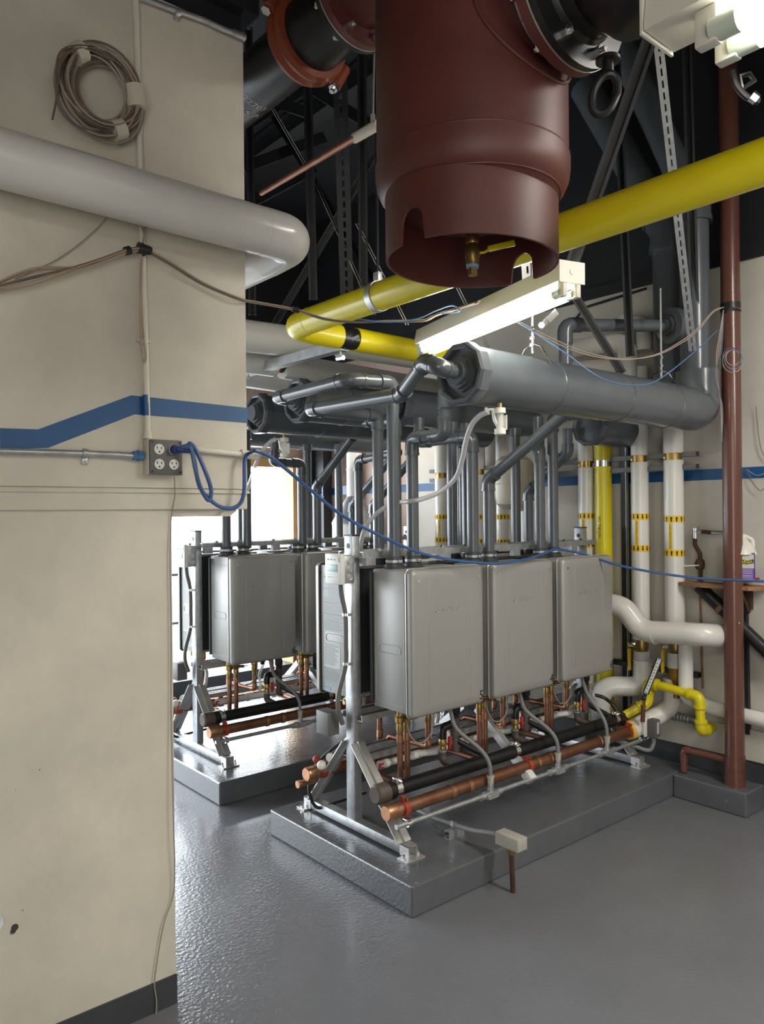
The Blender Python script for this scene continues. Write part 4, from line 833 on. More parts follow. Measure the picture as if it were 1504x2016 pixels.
for i in range(3):
    h, h2 = N5[i]; X0 = HX[i]; YP = 2.79; ZB_ = HZ0-.03
    xc, xt = cyls[i]
    t = thing('flex_conduit', 'gray flexible conduit from under %s to the galvanized conduit' % h, 'conduit', (xc, EY, .35), label2='gray flexible conduit from under %s' % h2)
    part('conduit', M().tube(spl([(xt, 2.71, HZ0-.01), (xt, 2.70, .70), (xt+.02, 2.68, .62), (xt+(xc-xt)*.75, 2.61, .52), (xc-.005, 2.578, .45), (xc, EY, .36)]), .0105, 12), 'conduit', t)
    part('connector', M().cyl((xc, EY, .352), (xc, EY, .378), .0165, seg=8).cyl((xc, EY, .378), (xc, EY, .39), .019, seg=8), 'boxtan', t)
    part('connector', M().cyl((xt, 2.71, HZ0-.035), (xt, 2.71, HZ0-.005), .0175, seg=8), 'boxgray', t)
    # hot and cold risers: valve, handle, copper pipe
    for nm, dx, yy, zend, tgt in (('first', .075, YP, .38, 3.23), ('second', .130, YP+.01, .36, 3.08)):
        o = thing('copper_riser', '%s copper riser under %s' % (nm, h), 'pipe', (X0+dx, yy, ZB_), label2='%s copper riser under %s' % (nm, h2))
        v = part('valve', M().lathe([(.001, 0), (.019, 0), (.019, -.02), (.023, -.025), (.023, -.05), (.017, -.055), (.019, -.075), (.017, -.095), (.001, -.095)], (X0+dx, yy, ZB_+.01), (0, 0, 1), 12).cyl((X0+dx, yy, ZB_-.03), (X0+dx+.05, yy-.02, ZB_-.03), .010, seg=10), 'brass', o)
        part('handle', M().bar((X0+dx+.045, yy-.02, ZB_-.03), (X0+dx+.05, yy-.06, ZB_-.02), .012, .006, (0, 0, 1), .002), 'clampred' if nm == 'first' else 'bluemetal', v)
        part('pipe', M().tube(fil([(X0+dx, yy, ZB_-.08), (X0+dx, yy, zend), (X0+dx, tgt, zend)], .03), .0143, 14), 'copper', o)
        part('fitting', M().cyl((X0+dx, yy, ZB_-.10), (X0+dx, yy, ZB_-.135), .0172, seg=14), 'coppercap', o)
    dx = .262; yy = YP
    o = thing('copper_riser', 'short copper drop with a brass valve under the middle of %s' % h, 'pipe', (X0+dx, yy, ZB_), label2='short copper drop with a brass valve under the middle of %s' % h2)
    v = part('valve', M().lathe([(.001, 0), (.021, 0), (.023, -.01), (.023, -.04), (.018, -.045), (.019, -.07), (.0165, -.075), (.0165, -.095), (.001, -.095)], (X0+dx, yy, ZB_+.01), (0, 0, 1), 12).cyl((X0+dx, yy, ZB_-.015), (X0+dx+.055, yy, ZB_-.01), .011, seg=10), 'brass', o)
    part('handle', M().box((X0+dx+.05, yy-.012, ZB_-.04), (X0+dx+.075, yy+.012, ZB_+.0), .004), 'iron', v)
    part('pipe', M().tube(fil([(X0+dx, yy, ZB_-.08), (X0+dx, yy, .53), (X0+dx-.03, 3.06, .53), (X0+dx-.03, 3.07, .42)], .03), .0143, 14), 'copper', o)
    part('fitting', M().tube(fil([(X0+dx, yy, .565), (X0+dx, yy, .53), (X0+dx-.004, yy+.04, .53)], .025), .0172, 14), 'coppercap', o)
    # gas drop
    dx = .452
    o = thing('gas_drop', 'dark iron gas drop with tee, union and drip leg under %s' % h, 'pipe', (X0+dx, yy, ZB_), label2='dark iron gas drop with tee and drip leg under %s' % h2)
    xg = X0+dx
    part('nipple', M().cyl((xg, yy, ZB_+.03), (xg, yy, ZB_-.02), .0155, seg=12), 'brass', o)
    part('union', M().lathe([(.001, 0), (.024, 0), (.028, -.015), (.028, -.045), (.022, -.05), (.022, -.07), (.001, -.07)], (xg, yy, ZB_-.015), (0, 0, 1), 8), 'iron', o)
    part('tee', M().cyl((xg, yy, .64), (xg, yy, .545), .0235, seg=16).cyl((xg, yy, .615), (xg-.05, yy-.01, .612), .021, seg=16), 'cap', o)
    part('elbow', M().tube(fil([(xg-.045, yy-.01, .612), (xg-.105, yy-.015, .61), (xg-.105, yy-.015, .555)], .035), .0215, 14), 'iron', o)
    part('valve', M().lathe([(.001, 0), (.0165, 0), (.021, -.01), (.021, -.035), (.017, -.04), (.02, -.05), (.0165, -.07), (.001, -.07)], (xg-.105, yy-.015, .56), (0, 0, 1), 10), 'brass', o)
    part('sealant_ring', M().cyl((xg-.105, yy-.015, .497), (xg-.105, yy-.015, .487), .0195, seg=14), 'blueprint', o)
    part('handle', M().box((xg-.085, yy-.045, .50), (xg-.068, yy-.03, .565), .004).box((xg-.088, yy-.047, .52), (xg-.064, yy-.028, .535), .003), 'winered', o)
    part('elbow', M().tube(fil([(xg-.105, yy-.015, .49), (xg-.105, yy-.015, .445), (xg-.09, MY, .43)], .03), .0205, 14), 'cap', o)
    part('drip_leg', M().cyl((xg, yy, .55), (xg, yy, .50), .0165, seg=14).cyl((xg, yy, .505), (xg, yy, .47), .022, seg=14), 'cap', o)
    part('branch', M().cyl((xg+.0, yy, .525), (xg+.14, MY+.01, .43), .015, seg=12), 'iron', o)
    o = thing('condensate_trap', 'white plastic trap beside the gas drop under %s' % h, 'pipe', (xg-.05, yy+.03, .55), label2='white plastic trap beside the gas drop under %s' % h2)
    part('pipe', M().tube(fil([(xg-.045, yy+.02, .59), (xg-.045, yy+.02, .49), (xg-.09, yy+.05, .47), (xg-.16, 2.915, .455)], .03), .0165, 14), 'whitepvc', o)
    part('coupling', M().cyl((xg-.045, yy+.02, .565), (xg-.045, yy+.02, .525), .021, seg=14), 'whitepvc', o)
    o = tag(part('drain_tube', M().tube(spl([(X0+.35, 2.82, HZ0), (X0+.355, 2.83, .68), (X0+.34, 2.86, .60), (X0+.37, 2.89, .53), (X0+.37, 2.91, .46)]), .0105, 10), 'clear'), 'translucent drain tube under %s' % h, 'tube', label2='translucent drain tube under %s' % h2)
    o = tag(part('loop_wire', M().tube(spl([(X0+.09, 2.76, .70), (X0+.10, 2.745, .63), (X0+.14, 2.74, .585), (X0+.20, 2.745, .58), (X0+.25, 2.75, .62), (X0+.27, 2.76, .72)]), .0032, 8), 'graywire'), 'gray wire looped under %s' % h, 'wire', label2='gray wire looped under %s' % h2)
    # rear side
    for nm, dx in (('left', .10), ('right', .30)):
        o = thing('copper_riser', '%s copper drop at the back of %s' % (nm, h), 'pipe', (X0+dx, 3.21, ZB_), label2='%s copper drop at the back of %s' % (nm, h2))
        part('valve', M().lathe([(.001, 0), (.02, 0), (.023, -.02), (.023, -.05), (.017, -.06), (.019, -.09), (.001, -.09)], (X0+dx, 3.21, ZB_+.02), (0, 0, 1), 12).cyl((X0+dx, 3.21, ZB_-.02), (X0+dx-.045, 3.21, ZB_-.02), .012, seg=8), 'brass', o)
        part('pipe', M().cyl((X0+dx, 3.21, ZB_-.06), (X0+dx, 3.22, .39), .0143, seg=14), 'copper', o)
        part('fitting', M().cyl((X0+dx, 3.21, .52), (X0+dx, 3.212, .48), .018, seg=14), 'coppercap', o)
    o = tag(part('drain_tube', M().tube(spl([(X0+.03, 3.15, HZ0), (X0+.035, 3.13, .70), (X0+.07, 3.10, .63), (X0+.06, 3.09, .56), (X0+.05, 3.09, .52)]), .0125, 10), 'whitepvc'), 'pale drain tube at the back of %s' % h, 'tube', label2='pale drain tube at the back of %s' % h2)
# floor conduit, box and stub at the pad edge
t = thing('floor_conduit', 'gray conduit lying on the near pad, strapped and running to the beige box', 'conduit', (2.63, 2.64, .16))
part('conduit', M().tube(spl([(2.70, 3.05, .155), (2.66, 2.85, .165), (2.635, 2.65, .185), (2.63, 2.50, .20), (2.63, 2.40, .22), (2.63, 2.325, .23)]), .0115, 12), 'conduit', t)
part('strut_block', M().channel((2.585, 2.62, PZ+.018), (2.685, 2.62, PZ+.018), .04, .036, (0, 1, 0)), 'galv', t, smooth=0)
part('strap', M().cyl((2.634, 2.612, .188), (2.633, 2.632, .185), .016, seg=14).box((2.615, 2.61, .19), (2.625, 2.63, .21)), 'chrome', t)
t = thing('junction_box', 'beige junction box on a rusty stub at the front edge of the near pad', 'junction box', (2.63, 2.26, 0))
part('box', M().box((2.598, 2.196, .203), (2.662, 2.328, .258), .002), 'boxtan', t)
part('cover', M().box((2.603, 2.194, .206), (2.657, 2.196, .255), .0008).cyl((2.63, 2.195, .228), (2.63, 2.1925, .228), .007, seg=16), 'boxtan', t)
part('stub', M().tube([(2.633, 2.255, 0), (2.632, 2.257, .06), (2.628, 2.26, .19)], .0115, 12), 'rusty', t)
part('connector', M().cyl((2.629, 2.26, .17), (2.628, 2.26, .205), .017, seg=8), 'brass', t)
# ================================================================ RIGHT WALL
WP = 4.375
def wrap_pt(cx, cy, r):   # flat label coordinates (x along the girth, 0 facing the camera; y up) -> on the pipe
    a0 = math.atan2(-cy, -cx)
    return lambda v: V((cx+math.cos(a0+v.x/r)*(r+v.z), cy+math.sin(a0+v.x/r)*(r+v.z), v.y))
def bandlabel(o, cx, cy, r, z0, z1, up_, words, hb=.042, zlab=None):
    W = wrap_pt(cx, cy, r)
    for z in (z0, z1):
        bnd = part('label_band', M().cyl((cx, cy, z-hb/2), (cx, cy, z+hb/2), r+.0012, seg=36), 'label', o)
        m = M(); s = 1 if up_ else -1; n = 8
        for k in range(n):
            x = (k-(n-1)/2)*r*2*math.pi/12
            P = [(0, .016), (.0085, .002), (.004, .002), (.004, -.016), (-.004, -.016), (-.004, .002), (-.0085, .002)]
            m.prism([(x+p[0], z+s*p[1]) for p in P], (0, 0, 0.0014), (1, 0, 0), (0, 1, 0), .0004)
        part('arrow_print', m.warp(W), 'ink', bnd, smooth=0)
    if words:
        x0 = -.032
        m = M(); g = [(x0+i*.0035, y) for i in range(7) for y in (0,)]
        bm = m.bm; col = [(bm.verts.new((p[0], z1+hb/2, .0011)), bm.verts.new((p[0], z0-hb/2, .0011))) for p in g]
        for a, b in zip(col, col[1:]): bm.faces.new((a[0], b[0], b[1], a[1]))
        st = part('label_strip', m.warp(W), 'label', o)
        L = z0-z1-hb
        tx = M().text(words, (x0+.0165, z1+hb/2+.004, .0014), (0, 1, 0), (-1, 0, 0), .0175, .0003, 'LEFT', min(1, L/(len(words)*.0112)))
        part('label_print', tx.warp(W), 'ink', st, smooth=0)
def wallpipe(label, x, y, r, z0, z1, mt='jacket', clamps=(), words=None, arrows=None, up_=False, gap=None):
    o = thing('wall_pipe', label, 'pipe', (x, y, z0))
    if gap:
        part('jacket', M().cyl((x, y, z0), (x, y, gap-.022), r, seg=32), mt, o); part('jacket', M().cyl((x, y, gap+.022), (x, y, z1), r, seg=32), mt, o)
        part('insulation_end', M().cyl((x, y, gap-.024), (x, y, gap-.02), r*.97, seg=32).cyl((x, y, gap+.02), (x, y, gap+.024), r*.97, seg=32), 'fiber', o)
        part('brass_clamp', M().cyl((x, y, gap-.02), (x, y, gap+.02), r*.82, seg=28).box((x-.02, y+r*.6, gap-.014), (x+.02, y+r*.95, gap+.014), .003), 'brass', o)
    else: part('pipe', M().cyl((x, y, z0), (x, y, z1), r, seg=32), mt, o)
    if arrows: bandlabel(o, x, y, r, arrows[0], arrows[1], up_, words)
    return o
pr_ = .054
def zat(y): return y
wallpipe('white insulated wall pipe nearest the yellow one, with down arrows', WP-.02, 3.06, .052, .55, 2.6, words='HTG. HOT WATER RETURN', arrows=(1.66, 1.47), gap=2.005)
wallpipe('white insulated wall pipe with down arrows, left of the two right ones', WP, 2.672, pr_, .88, 2.6, words='HTG. HOT WATER RETURN', arrows=(1.655, 1.455), gap=2.02)
wallpipe('white insulated wall pipe with up arrows, rightmost beside the brown pipe', WP, 2.443, pr_+.004, .90, 2.6, words='HEATING WATER SUPPLY', arrows=(1.64, 1.435), up_=True, gap=2.02)
wallpipe('white insulated wall pipe with down arrows seen between the risers of the left near heater', WP, 4.46, .054, .5, 2.5, words='HTG. HOT WATER RETURN', arrows=(1.655, 1.47), gap=1.99)
wallpipe('white insulated wall pipe behind the risers of the middle near heater', WP, 4.05, .052, .5, 2.5, arrows=(1.655, 1.47), up_=True, gap=2.0)
wallpipe('white insulated wall pipe with up arrows left of the expansion tank', WP, 3.81, .05, .5, 2.5, arrows=(1.655, 1.47), up_=True, gap=2.0)
wallpipe('dark wall pipe behind the straight risers', WP+.03, 4.25, .035, .3, 2.2, 'pvc')
o = thing('gas_riser', 'yellow vertical gas pipe with its name lettered up its side', 'pipe', (WP, 2.94, .4))
part('pipe', M().cyl((WP, 2.94, .38), (WP, 2.94, 2.6), .055, seg=32), 'yellow', o)
part('elbow', M().tube(fil([(WP, 2.94, .45), (WP, 2.94, .33), (WP, 2.78, .33)], .09), .058, 24), 'yellow', o)
part('pipe', M().cyl((WP, 2.80, .33), (WP, 2.62, .33), .05, seg=24), 'yellow', o)
part('steel_clamp', M().cyl((WP, 2.94, 1.985), (WP, 2.94, 2.025), .0575, seg=32), 'chrome', o)
part('lettering', M().text('NATURAL GAS', (-.018, 1.515, .0003), (0, 1, 0), (-1, 0, 0), .03, .0005, 'LEFT', .72).warp(wrap_pt(WP, 2.94, .055)), 'ink', o, smooth=0)
# strut posts and cross struts
for y, lab in ((2.815, 'dark vertical wall strut right of the yellow gas riser'), (4.33, 'dark vertical wall strut behind the risers of the middle near heater')):
    o = thing('wall_strut', lab, 'strut', (WX-.03, y, .3))
    part('channel', M().channel((WX-.024, y, .26), (WX-.024, y, 2.6), .041, .041, (0, 1, 0)), 'beam', o, smooth=0)
    part('flange_edge', M().bar((WX-.045, y-.026, .26), (WX-.045, y-.026, 2.6), .004, .03), 'galv', o, smooth=0)
for z, lab in ((1.955, 'lower horizontal strut holding the wall pipes'), (2.03, 'upper horizontal strut holding the wall pipes'), (.705, 'low dark strut behind the wall valves')):
    o = thing('wall_strut', lab, 'strut', (WX-.06, 2.3, z))
    part('channel', M().channel((WX-.065, 2.30, z), (WX-.065, 4.6 if z > 1 else 3.1, z), .042, .03, (0, 0, 1)), 'boxgray' if z > 1 else 'beam', o, smooth=0)
# expansion tank and other pipes seen between the risers
o = thing('expansion_tank', 'beige expansion tank hanging behind the risers of the middle near heater', 'tank', (4.1, 3.55, 1.75))
ty_ = V((4.150, 3.509, 1.897)); part('body', M().lathe([(.001, -.19), (.08, -.185), (.125, -.15), (.135, -.10), (.135, .10), (.125, .15), (.08, .185), (.001, .19)], ty_, (0, 0, 1), 32), 'tank', o)
part('weld_bead', M().ring(ty_+V((0, 0, -.01)), (0, 0, 1), .1355, .003, 36, 6), 'tank', o)
part('stem', M().cyl(ty_+V((0, 0, .18)), ty_+V((0, 0, .26)), .018, seg=12), 'brass', o)
wallpipe('short white pipe under the expansion tank', ty_.x+.08, ty_.y-.05, .048, .6, ty_.z-.20, 'whitepvc')
# storage tank with a conical hood at the far corner
c = V((4.2, 5.385, 0)); o = thing('storage_tank', 'white tank with a metal cone hood in the far corner', 'tank', (c.x, c.y, 0))
part('shell', M().cyl((c.x, c.y, 0), (c.x, c.y, 1.60), .20, seg=40), 'whitepvc', o)
part('cone_hood', M().lathe([(.205, 1.595), (.203, 1.61), (.075, 1.83), (.07, 1.84)], (c.x, c.y, 0), (0, 0, 1), 40), 'galv', o)
part('flue', M().cyl((c.x, c.y, 1.835), (c.x, c.y, 2.5), .068, seg=28).ring((c.x, c.y, 2.08), (0, 0, 1), .069, .005, 28, 6), 'whitepvc', o)
# ---------------------------------------------------------------- low pipework at the right end of the near rack
def ipipe(label, pts, r, mt='jacket', rad=None, name='insulated_pipe', seams=()):
    o = thing(name, label, 'pipe', pts[0]); P = fil(pts, rad or r*1.8, 10)
    part('jacket' if mt == 'jacket' else 'pipe', M().tube(P, r, 28), mt, o); return o
o = ipipe('white S-bent insulated pipe crossing in front of the wall pipes', [(4.08, 3.05, 1.135), (4.150, 2.652, 1.107), (4.190, 2.554, 0.961), (4.215, 2.159, 0.983), (WX-.002, V((4.215, 2.159, 0.983)).y-.03, .95)], .066, rad=.13)
part('seam_band', M().cyl((4.195, 2.479, 0.957), (4.196, 2.470, 0.958), .067, seg=28), 'jacket', o)
ipipe('white insulated elbow pipe low behind the right-end heater', [(4.220, 2.874, 0.314), (4.220, 2.871, 0.575), (4.375, 2.66, .58), (4.375, 2.66, .75)], .062, rad=.11)
o = ipipe('white insulated pipe ending in yellow fiberglass at the copper manifold', [(4.18, CY, .352), (4.370, 2.536, 0.435), (4.395, 2.475, 0.495), (4.395, 2.474, 0.661)], .055, rad=.09)
part('fiberglass_end', M().cyl((4.155, CY+.01, .350), (4.185, CY, .353), .057, seg=24), 'fiber', o)
o2 = thing('sensor_box', 'gray and white sensor box clipped on the white insulated pipe', 'sensor', (4.169, 2.533, 0.400))
q = V((4.210, 2.579, 0.383))
part('bracket', M().bar(q+V((.0, -.03, -.05)), q+V((.0, -.03, .06)), .05, .02, (0, 1, 0), .003), 'whiteplastic', o2)
part('housing', M().box(q+V((-.005, -.10, -.06)), q+V((.05, -.045, .05)), .008), 'boxgray', o2)
part('face_label', M().box(q+V((.010, -.1012, -.035)), q+V((.032, -.0995, .035))), 'paper', o2)
tag(part('flex_whip', M().tube(spl([q+V((.02, -.07, -.06)), q+V((.02, -.07, -.10)), q+V((0, -.05, -.14)), q+V((-.05, .02, -.12)), q+V((-.12, .09, -.09))]), .012, 10), 'conduit'), 'dark flexible whip hanging below the gray sensor box', 'conduit')
# yellow gas end piece
o = thing('gas_pipe', 'yellow gas pipe with elbows from the black manifold to the wall', 'pipe', (4.25, MY, MZ))
part('coupling', M().cyl((4.11, MY, MZ-.006), (4.19, MY, MZ-.004), .043, seg=16).cyl((4.13, MY, MZ-.006), (4.17, MY, MZ-.004), .047, seg=8), 'iron', o)
GA = [(4.16, MY, MZ-.002), (4.285, 2.575, .51), (4.285, 2.575, .635), (4.285, 2.245, .605), (4.285, 2.235, .405), (4.44, 2.235, .405)]
P = [V(p) for p in GA]
for a, b in zip(P, P[1:]): part('pipe', M().cyl(a.lerp(b, .12), a.lerp(b, .88), .0265, seg=20), 'yellow', o)
for i in range(1, len(P)-1):
    a = (P[i-1]-P[i]).normalized(); b = (P[i+1]-P[i]).normalized()
    part('elbow', M().tube(fil([P[i]+a*.062, P[i], P[i]+b*.062], .05), .032, 20).cyl(P[i]+a*.05, P[i]+a*.066, .037, seg=20).cyl(P[i]+b*.05, P[i]+b*.066, .037, seg=20), 'yellow', o)
tag(part('black_hose', M().tube(spl([(4.056, 2.797, 0.555), (4.099, 2.761, 0.536), (4.109, 2.714, 0.505), (4.117, 2.680, 0.460)]), .011, 10), 'iron'), 'short black hose above the end of the gas manifold', 'hose')
# thermometer
o = thing('thermometer', 'tilted industrial thermometer with a white scale above the insulated pipe', 'thermometer', (4.147, 2.526, 0.497))
a, b = V((4.149, 2.523, 0.567)), V((4.226, 2.459, 0.807)); d = (b-a).normalized(); toc = (V((0, 0, 1.7))-a).normalized(); s = d.cross(toc).normalized(); n = s.cross(d)
part('case', M().bar(a+d*.02, b, .036, .022, n, .003) if False else M().bar(a+d*.03, b, .022, .036, s, .003), 'iron', o)
part('scale', M().bar(a+d*.045+n*.0115, b-d*.012+n*.0115, .021, .002, n), 'paper', o, smooth=0)
m = M()
for k in range(9): m.bar(a+d*(.065+k*.02)+n*.0128-s*.006, a+d*(.065+k*.02)+n*.0128+s*(.002+.002*(k % 2)), .0015, .004, d)
part('graduations', m, 'ink', o, smooth=0)
part('scale_end', M().bar(b-d*.012+n*.011, b-d*.002+n*.011, .024, .004, n).bar(a+d*.033+n*.011, a+d*.045+n*.011, .024, .004, n), 'blueprint', o, smooth=0)
part('swivel', M().cyl(a+d*.035, a, .011, seg=12).sph(a, .015), 'iron', o)
part('stem', M().cyl(a, (4.147, 2.526, 0.497), .012, seg=8).cyl((4.147, 2.525, 0.528), (4.147, 2.525, 0.507), .017, seg=6), 'brass', o)
part('well', M().cyl((4.147, 2.525, 0.504), (4.162, 2.539, 0.425), .013, seg=12), 'copper', o)
# valves at the foot of the two right wall pipes
for y, z, lab in ((2.672, .88, 'brass ball valve under the left of the two right wall pipes'), (2.443, .90, 'brass ball valve under the rightmost wall pipe')):
    o = thing('ball_valve', lab, 'valve', (WP, y, z))
    part('body', M().lathe([(.001, .01), (.042, .0), (.044, -.05), (.038, -.07), (.047, -.08), (.047, -.17), (.04, -.18), (.036, -.23), (.028, -.26), (.001, -.26)], (WP, y, z), (0, 0, 1), 24), 'brass', o)
    part('paper_wrap', M().cyl((WP, y, z-.165), (WP, y, z-.075), .0485, seg=24), 'paper', o)
    part('stem_nut', M().cyl((WP-.03, y+.03, z-.035), (WP-.06, y+.055, z-.035), .016, seg=8), 'chrome', o)
    part('lever', M().bar((WP-.05, y+.055, z-.06), (WP-.05, y+.055, z-.20), .03, .008, (0, 1, 0), .003), 'label', o)
    part('tail_pipe', M().cyl((WP, y, z-.25), (WP, y, .55), .026, seg=16), 'copper', o)
# white pvc at the right
o = ipipe('white pipe dropping from the S-bend and running right along the wall foot', [(4.340, 2.356, 0.892), (4.340, 2.359, 0.575), (4.414, 2.256, 0.521), (4.414, 1.5, .49)], .042, 'whitepvc', .06, 'white_pipe')
part('coupling', M().cyl((4.340, 2.358, 0.627), (4.340, 2.359, 0.618), .045, seg=20), 'whitepvc', o)
o = thing('ribbed_pipe', 'gray ribbed coupling pipe low on the wall behind the yellow elbow', 'pipe', (4.400, 2.426, 0.435))
a, b = V((4.400, 2.499, 0.427)), V((4.400, 2.322, 0.425))
part('pipe', M().cyl(a, b, .02, seg=14), 'boxgray', o)
for k in range(6): part('rib', M().cyl(a.lerp(b, .1+k*.12), a.lerp(b, .15+k*.12), .026, seg=14), 'galv', o)
# brown pipe and its branch
BX, BYp = 4.316, 2.055
o = thing('drain_stack', 'brown painted vertical pipe standing on the low curb', 'pipe', (BX, BYp, PZ))
part('pipe', M().cyl((BX, BYp, PZ), (BX, BYp, CZ), .052, seg=32), 'brown', o)
for z0, z1 in ((PZ, .225), (.222, .30)): part('coupling', M().cyl((BX, BYp, z0), (BX, BYp, z1), .0565, seg=32), 'brown', o)
part('branch', M().cyl((BX, BYp+.04, .265), (BX-.02, 2.335, .27), .02, seg=16).tube(fil([(BX-.018, 2.30, .27), (BX-.02, 2.35, .27), (BX-.02, 2.35, .20)], .035), .0225, 16).cyl((BX-.02, 2.35, .24), (BX-.02, 2.35, .14), .02, seg=16).cyl((BX-.02, 2.35, .205), (BX-.02, 2.35, .235), .0235, seg=16), 'brown', o)
part('black_tape', M().cyl((BX, BYp, 2.83), (BX, BYp, 2.862), .054, seg=28).cyl((BX, BYp+.01, 2.80), (BX, BYp-.01, 2.84), .0535, seg=28), 'blacktape', o)
part('bolt_head', M().cyl((BX-.03, BYp-.042, 1.06), (BX-.034, BYp-.048, 1.06), .006, seg=8), 'chrome', o)
o = thing('wire_coil', 'small coil of thin wires hanging on the brown pipe', 'wire coil', (4.072, 1.936, 2.504))
cc = V((4.016, 1.917, 2.491)); rr = random.Random(2)
for j in range(4):
    R1 = rr.uniform(.035, .055); ox, oz = rr.uniform(-.01, .015), rr.uniform(-.015, .01)
    part('wire', M().tube([cc+r0*(math.cos(a*.2618)*R1+ox)+V((0, 0, math.sin(a*.2618)*R1*1.1+oz))-fw*(.01*j) for a in range(24)], .0022, 6, True), ('tan', 'graywire', 'iron', 'bluewire')[j], o)
for j in range(4): part('wire', M().tube(spl([(3.991, 1.938, 2.749), V((3.974, 1.953, 2.615))+r0*.006*j, V((3.960, 1.964, 2.508))+r0*.008*j, V((4.013, 1.985, 2.410))-r0*.005*j, V((4.122, 2.024, 2.260))+r0*.004*j, V((4.176, 2.044, 2.070))]), .0024, 6), ('graywire', 'tan', 'graywire', 'bluewire')[j], o)
o = thing('cable_swag', 'thin tan and blue wires sagging from the strip light to the brown pipe', 'wire', (3.369, 2.133, 2.463))
for j, (dz, mt) in enumerate(((0, 'tan'), (.012, 'graywire'))):
    part('wire', M().tube(spl([V(q)+V((0, 0, dz*math.sin(i*.7))) for i, q in enumerate(((2.542, 2.175, 2.531), (2.623, 2.172, 2.514), (2.797, 2.157, 2.469), (3.046, 2.144, 2.432), (3.315, 2.113, 2.433), (3.531, 2.063, 2.476), (3.723, 2.032, 2.563), (3.842, 1.998, 2.645), (3.950, 1.973, 2.744), (4.042, 1.960, 2.776)))]), .0028, 6), mt, o)
part('wire', M().tube(spl([(2.576, 2.147, 2.509), (2.626, 2.078, 2.449), (2.700, 1.977, 2.355), (2.782, 1.908, 2.274), (2.900, 1.875, 2.243), (3.083, 1.852, 2.253), (3.291, 1.873, 2.321), (3.639, 1.907, 2.484), (3.966, 1.959, 2.642)]), .003, 6), 'bluewire', o)
tag(part('wall_wire', M().tube(spl([(4.440, 2.029, 1.922), (4.430, 1.968, 1.887), (4.430, 1.911, 1.901), (4.430, 1.829, 1.912)]), .003, 6), 'graywire'), 'pale wire looping on the right wall over the blue stripe', 'wire')
tag(part('wall_wire', M().tube(spl([(4.440, 2.029, 1.922), (4.430, 1.991, 1.847), (4.430, 1.949, 1.800), (4.430, 1.912, 1.830)]), .0022, 6).tube(spl([(4.440, 1.974, 2.280), (4.440, 1.959, 2.106), (4.440, 1.942, 2.018), (4.440, 1.915, 1.973)]), .0022, 6), 'browncable'), 'thin brown wire drooping at the right edge of the wall', 'wire')
# shelf, jug, faucet
o = thing('wall_shelf', 'worn wooden shelf board on the right wall behind the brown pipe', 'shelf', (4.400, 2.195, 1.272))
y0, y1 = V((4.330, 2.392, 1.273)).y, V((4.330, 1.924, 1.265)).y
part('board', M().prism([(0, 0), (.13, 0), (.15, (y1-y0)*.12), (.15, (y1-y0)*.9), (.10, (y1-y0)), (0, (y1-y0))], (WX, y0, 1.262), (-1, 0, 0), (0, 1, 0), .022), 'wood', o)
part('bracket', M().box((WX-.03, V((4.440, 2.007, 1.179)).y, 1.12), (WX, V((4.440, 2.007, 1.179)).y+.07, 1.24), .002).bar((WX-.02, y1+.11, 1.10), (WX-.12, y1+.11, 1.24), .02, .03, (0, 1, 0)), 'rusty', o)
jc = V((4.375, 2.028, 1.304)); jc = V((4.375, jc.y, 1.286))
o = thing('cleaner_jug', 'translucent gallon jug with a purple label standing on the wall shelf', 'jug', jc)
part('body', M().box(jc+V((-.06, -.062, 0)), jc+V((.06, .062, .17)), .018).lathe([(.078, .155), (.06, .20), (.03, .235), (.022, .245)], jc, (0, 0, 1), 20), 'jug', o)
part('handle', M().tube(fil([jc+V((0, -.052, .165)), jc+V((0, -.055, .235)), jc+V((0, -.0, .265)), jc+V((0, .0, .23))], .03), .012, 12), 'jug', o)
part('spout_cap', M().cyl(jc+V((0, .0, .24)), jc+V((0, .0, .262)), .022, seg=16), 'whiteplastic', o)
lb = part('label', M().box(jc+V((-.0612, -.058, .02)), jc+V((-.059, .058, .165))).box(jc+V((-.058, -.0632, .02)), jc+V((.058, -.061, .165))), 'purple', o, smooth=0)
wt = part('label_panel', M().box(jc+V((-.062, -.058, .078)), jc+V((-.0605, .058, .155))).box(jc+V((-.058, -.064, .078)), jc+V((.058, -.0625, .155))), 'paper', lb, smooth=0)
sw = M(); sw.prism([(.056, -.012), (.02, -.018), (-.03, -.01), (-.058, .012), (-.058, .032), (-.02, .014), (.02, .004), (.056, .012)], jc+V((-.0622, 0, .118)), (0, -1, 0), (0, 0, 1), -.0008)
part('label_swoosh', sw, 'ink', lb, smooth=0)
part('label_print', M().text('OdoBan', jc+V((-.0632, .054, .106)), (0, -1, 0), (0, 0, 1), .036, .0006, 'LEFT', .86), 'yellow', lb, smooth=0)
lp = M()
for z in (.068, .058, .048, .036, .028): lp.box(jc+V((-.0622, -.05, z)), jc+V((-.061, .04, z+.003)))
for z in (.092, .084): lp.box(jc+V((-.0628, -.05, z)), jc+V((-.0619, .052, z+.003)))
part('label_lines', lp, 'paper', lb, smooth=0)
bpy.data.objects[o.name].rotation_euler = (0, 0, math.radians(25))
tag(part('red_cap', M().cyl((4.360, 1.948, 1.302), (4.360, 1.931, 1.303), .011, seg=14), 'winered'), 'small red cap lying on the shelf beside the jug', 'cap')
o = thing('hose_faucet', 'rusty water pipe with a chrome hose bib above the shelf', 'faucet', (4.420, 2.305, 1.279))
part('pipe', M().tube(fil([(4.420, 2.302, 1.203), (4.420, 2.301, 1.340), (4.420, 2.303, 1.431), (4.420, 2.335, 1.485), (4.420, 2.334, 1.528)], .03), .0125, 12), 'rusty', o)
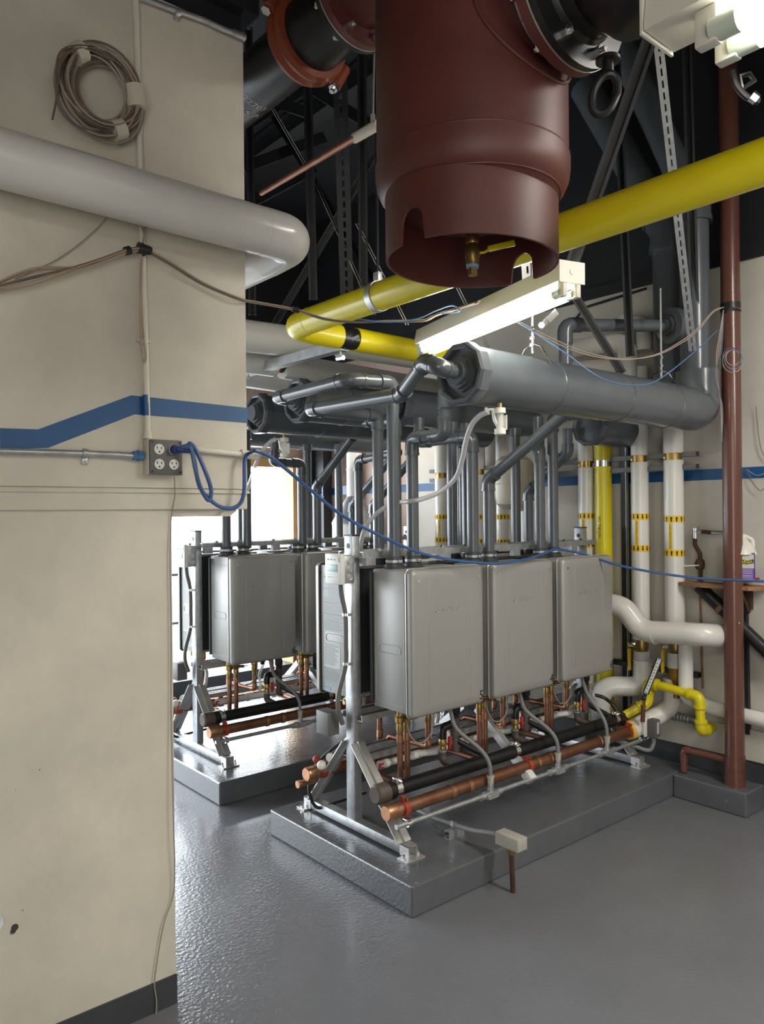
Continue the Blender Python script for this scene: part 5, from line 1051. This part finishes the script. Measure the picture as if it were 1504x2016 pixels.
part('valve', M().box((4.400, 2.329, 1.349), (4.440, 2.282, 1.383), .004).lathe([(.001, -.03), (.022, -.03), (.026, -.015), (.026, .015), (.022, .03), (.001, .03)], (4.420, 2.304, 1.367), (0, 0, 1), 14), 'rusty', o)
part('lever', M().bar((4.390, 2.295, 1.363), (4.380, 2.431, 1.351), .016, .008, (0, 0, 1), .003), 'whiteplastic', o)
part('chrome_tee', M().cyl((4.420, 2.331, 1.522), (4.420, 2.330, 1.584), .0145, seg=14).cyl((4.420, 2.353, 1.583), (4.420, 2.308, 1.587), .010, seg=12).cyl((4.420, 2.331, 1.562), (4.420, 2.289, 1.563), .013, seg=12), 'chrome', o)
part('nozzle', M().tube([(4.420, 2.292, 1.563), (4.420, 2.270, 1.563), (4.420, 2.251, 1.560), (4.420, 2.227, 1.560)], .0115, 12), 'rusty', o)
part('bib_end', M().cyl((4.420, 2.227, 1.560), (4.420, 2.159, 1.558), .0135, seg=12), 'chrome', o)
o = thing('drain_pipe', 'thick black drain pipe slanting down behind the brown pipe', 'pipe', (4.410, 2.278, 1.221))
part('pipe', M().cyl((4.400, 2.298, 1.235), (4.400, 1.827, 0.828), .037, seg=24), 'iron', o)
part('rust_patch', M().cyl((4.400, 2.175, 1.127), (4.400, 2.154, 1.108), .0378, seg=24), 'wood', o)
o = thing('wall_stain_pipe', 'thin rust-stained pipe running down the wall below the shelf', 'pipe', (4.450, 2.321, 0.908))
part('pipe', M().tube([(4.450, 2.321, 1.184), (4.450, 2.317, 0.939), (4.450, 2.308, 0.618)], .006, 8), 'wood', o)
o = thing('wall_strut', 'narrow flaking strut on the wall right of the brown pipe', 'strut', (4.440, 2.039, 1.177))
part('channel', M().bar((4.440, 2.044, 1.264), (4.440, 2.035, 0.403), .03, .02, (0, 1, 0)), 'beam', o, smooth=0)
# white pipes high at the back of the right wall
ipipe('white insulated pipe elbowing high on the right wall', [(4.200, 3.135, 2.762), (4.300, 2.704, 2.760), (4.300, 2.708, 2.415)], .06, rad=.1)
ipipe('lower white insulated pipe high on the right wall', [(4.200, 3.116, 2.624), (4.300, 2.778, 2.611)], .055)
ipipe('white pipe elbow beside the thick gray pipe', [(4.380, 2.636, 2.701), (4.380, 2.634, 2.861), (4.380, 2.789, 2.917)], .05, rad=.08)
tag(part('wall_conduit', M().tube(fil([(4.440, 3.288, 2.463), (4.440, 3.257, 2.955), (4.440, 3.121, 3.082), (4.440, 2.654, 3.106)], .05), .009, 10), 'beam'), 'thin dark conduit along the top of the pale right wall', 'conduit')
# ================================================================ FAR RACK: copies of the rack, its pipes and fittings
for o, lab in RACK: dup(o, o.location+V((0, DY2, 0)), lab)
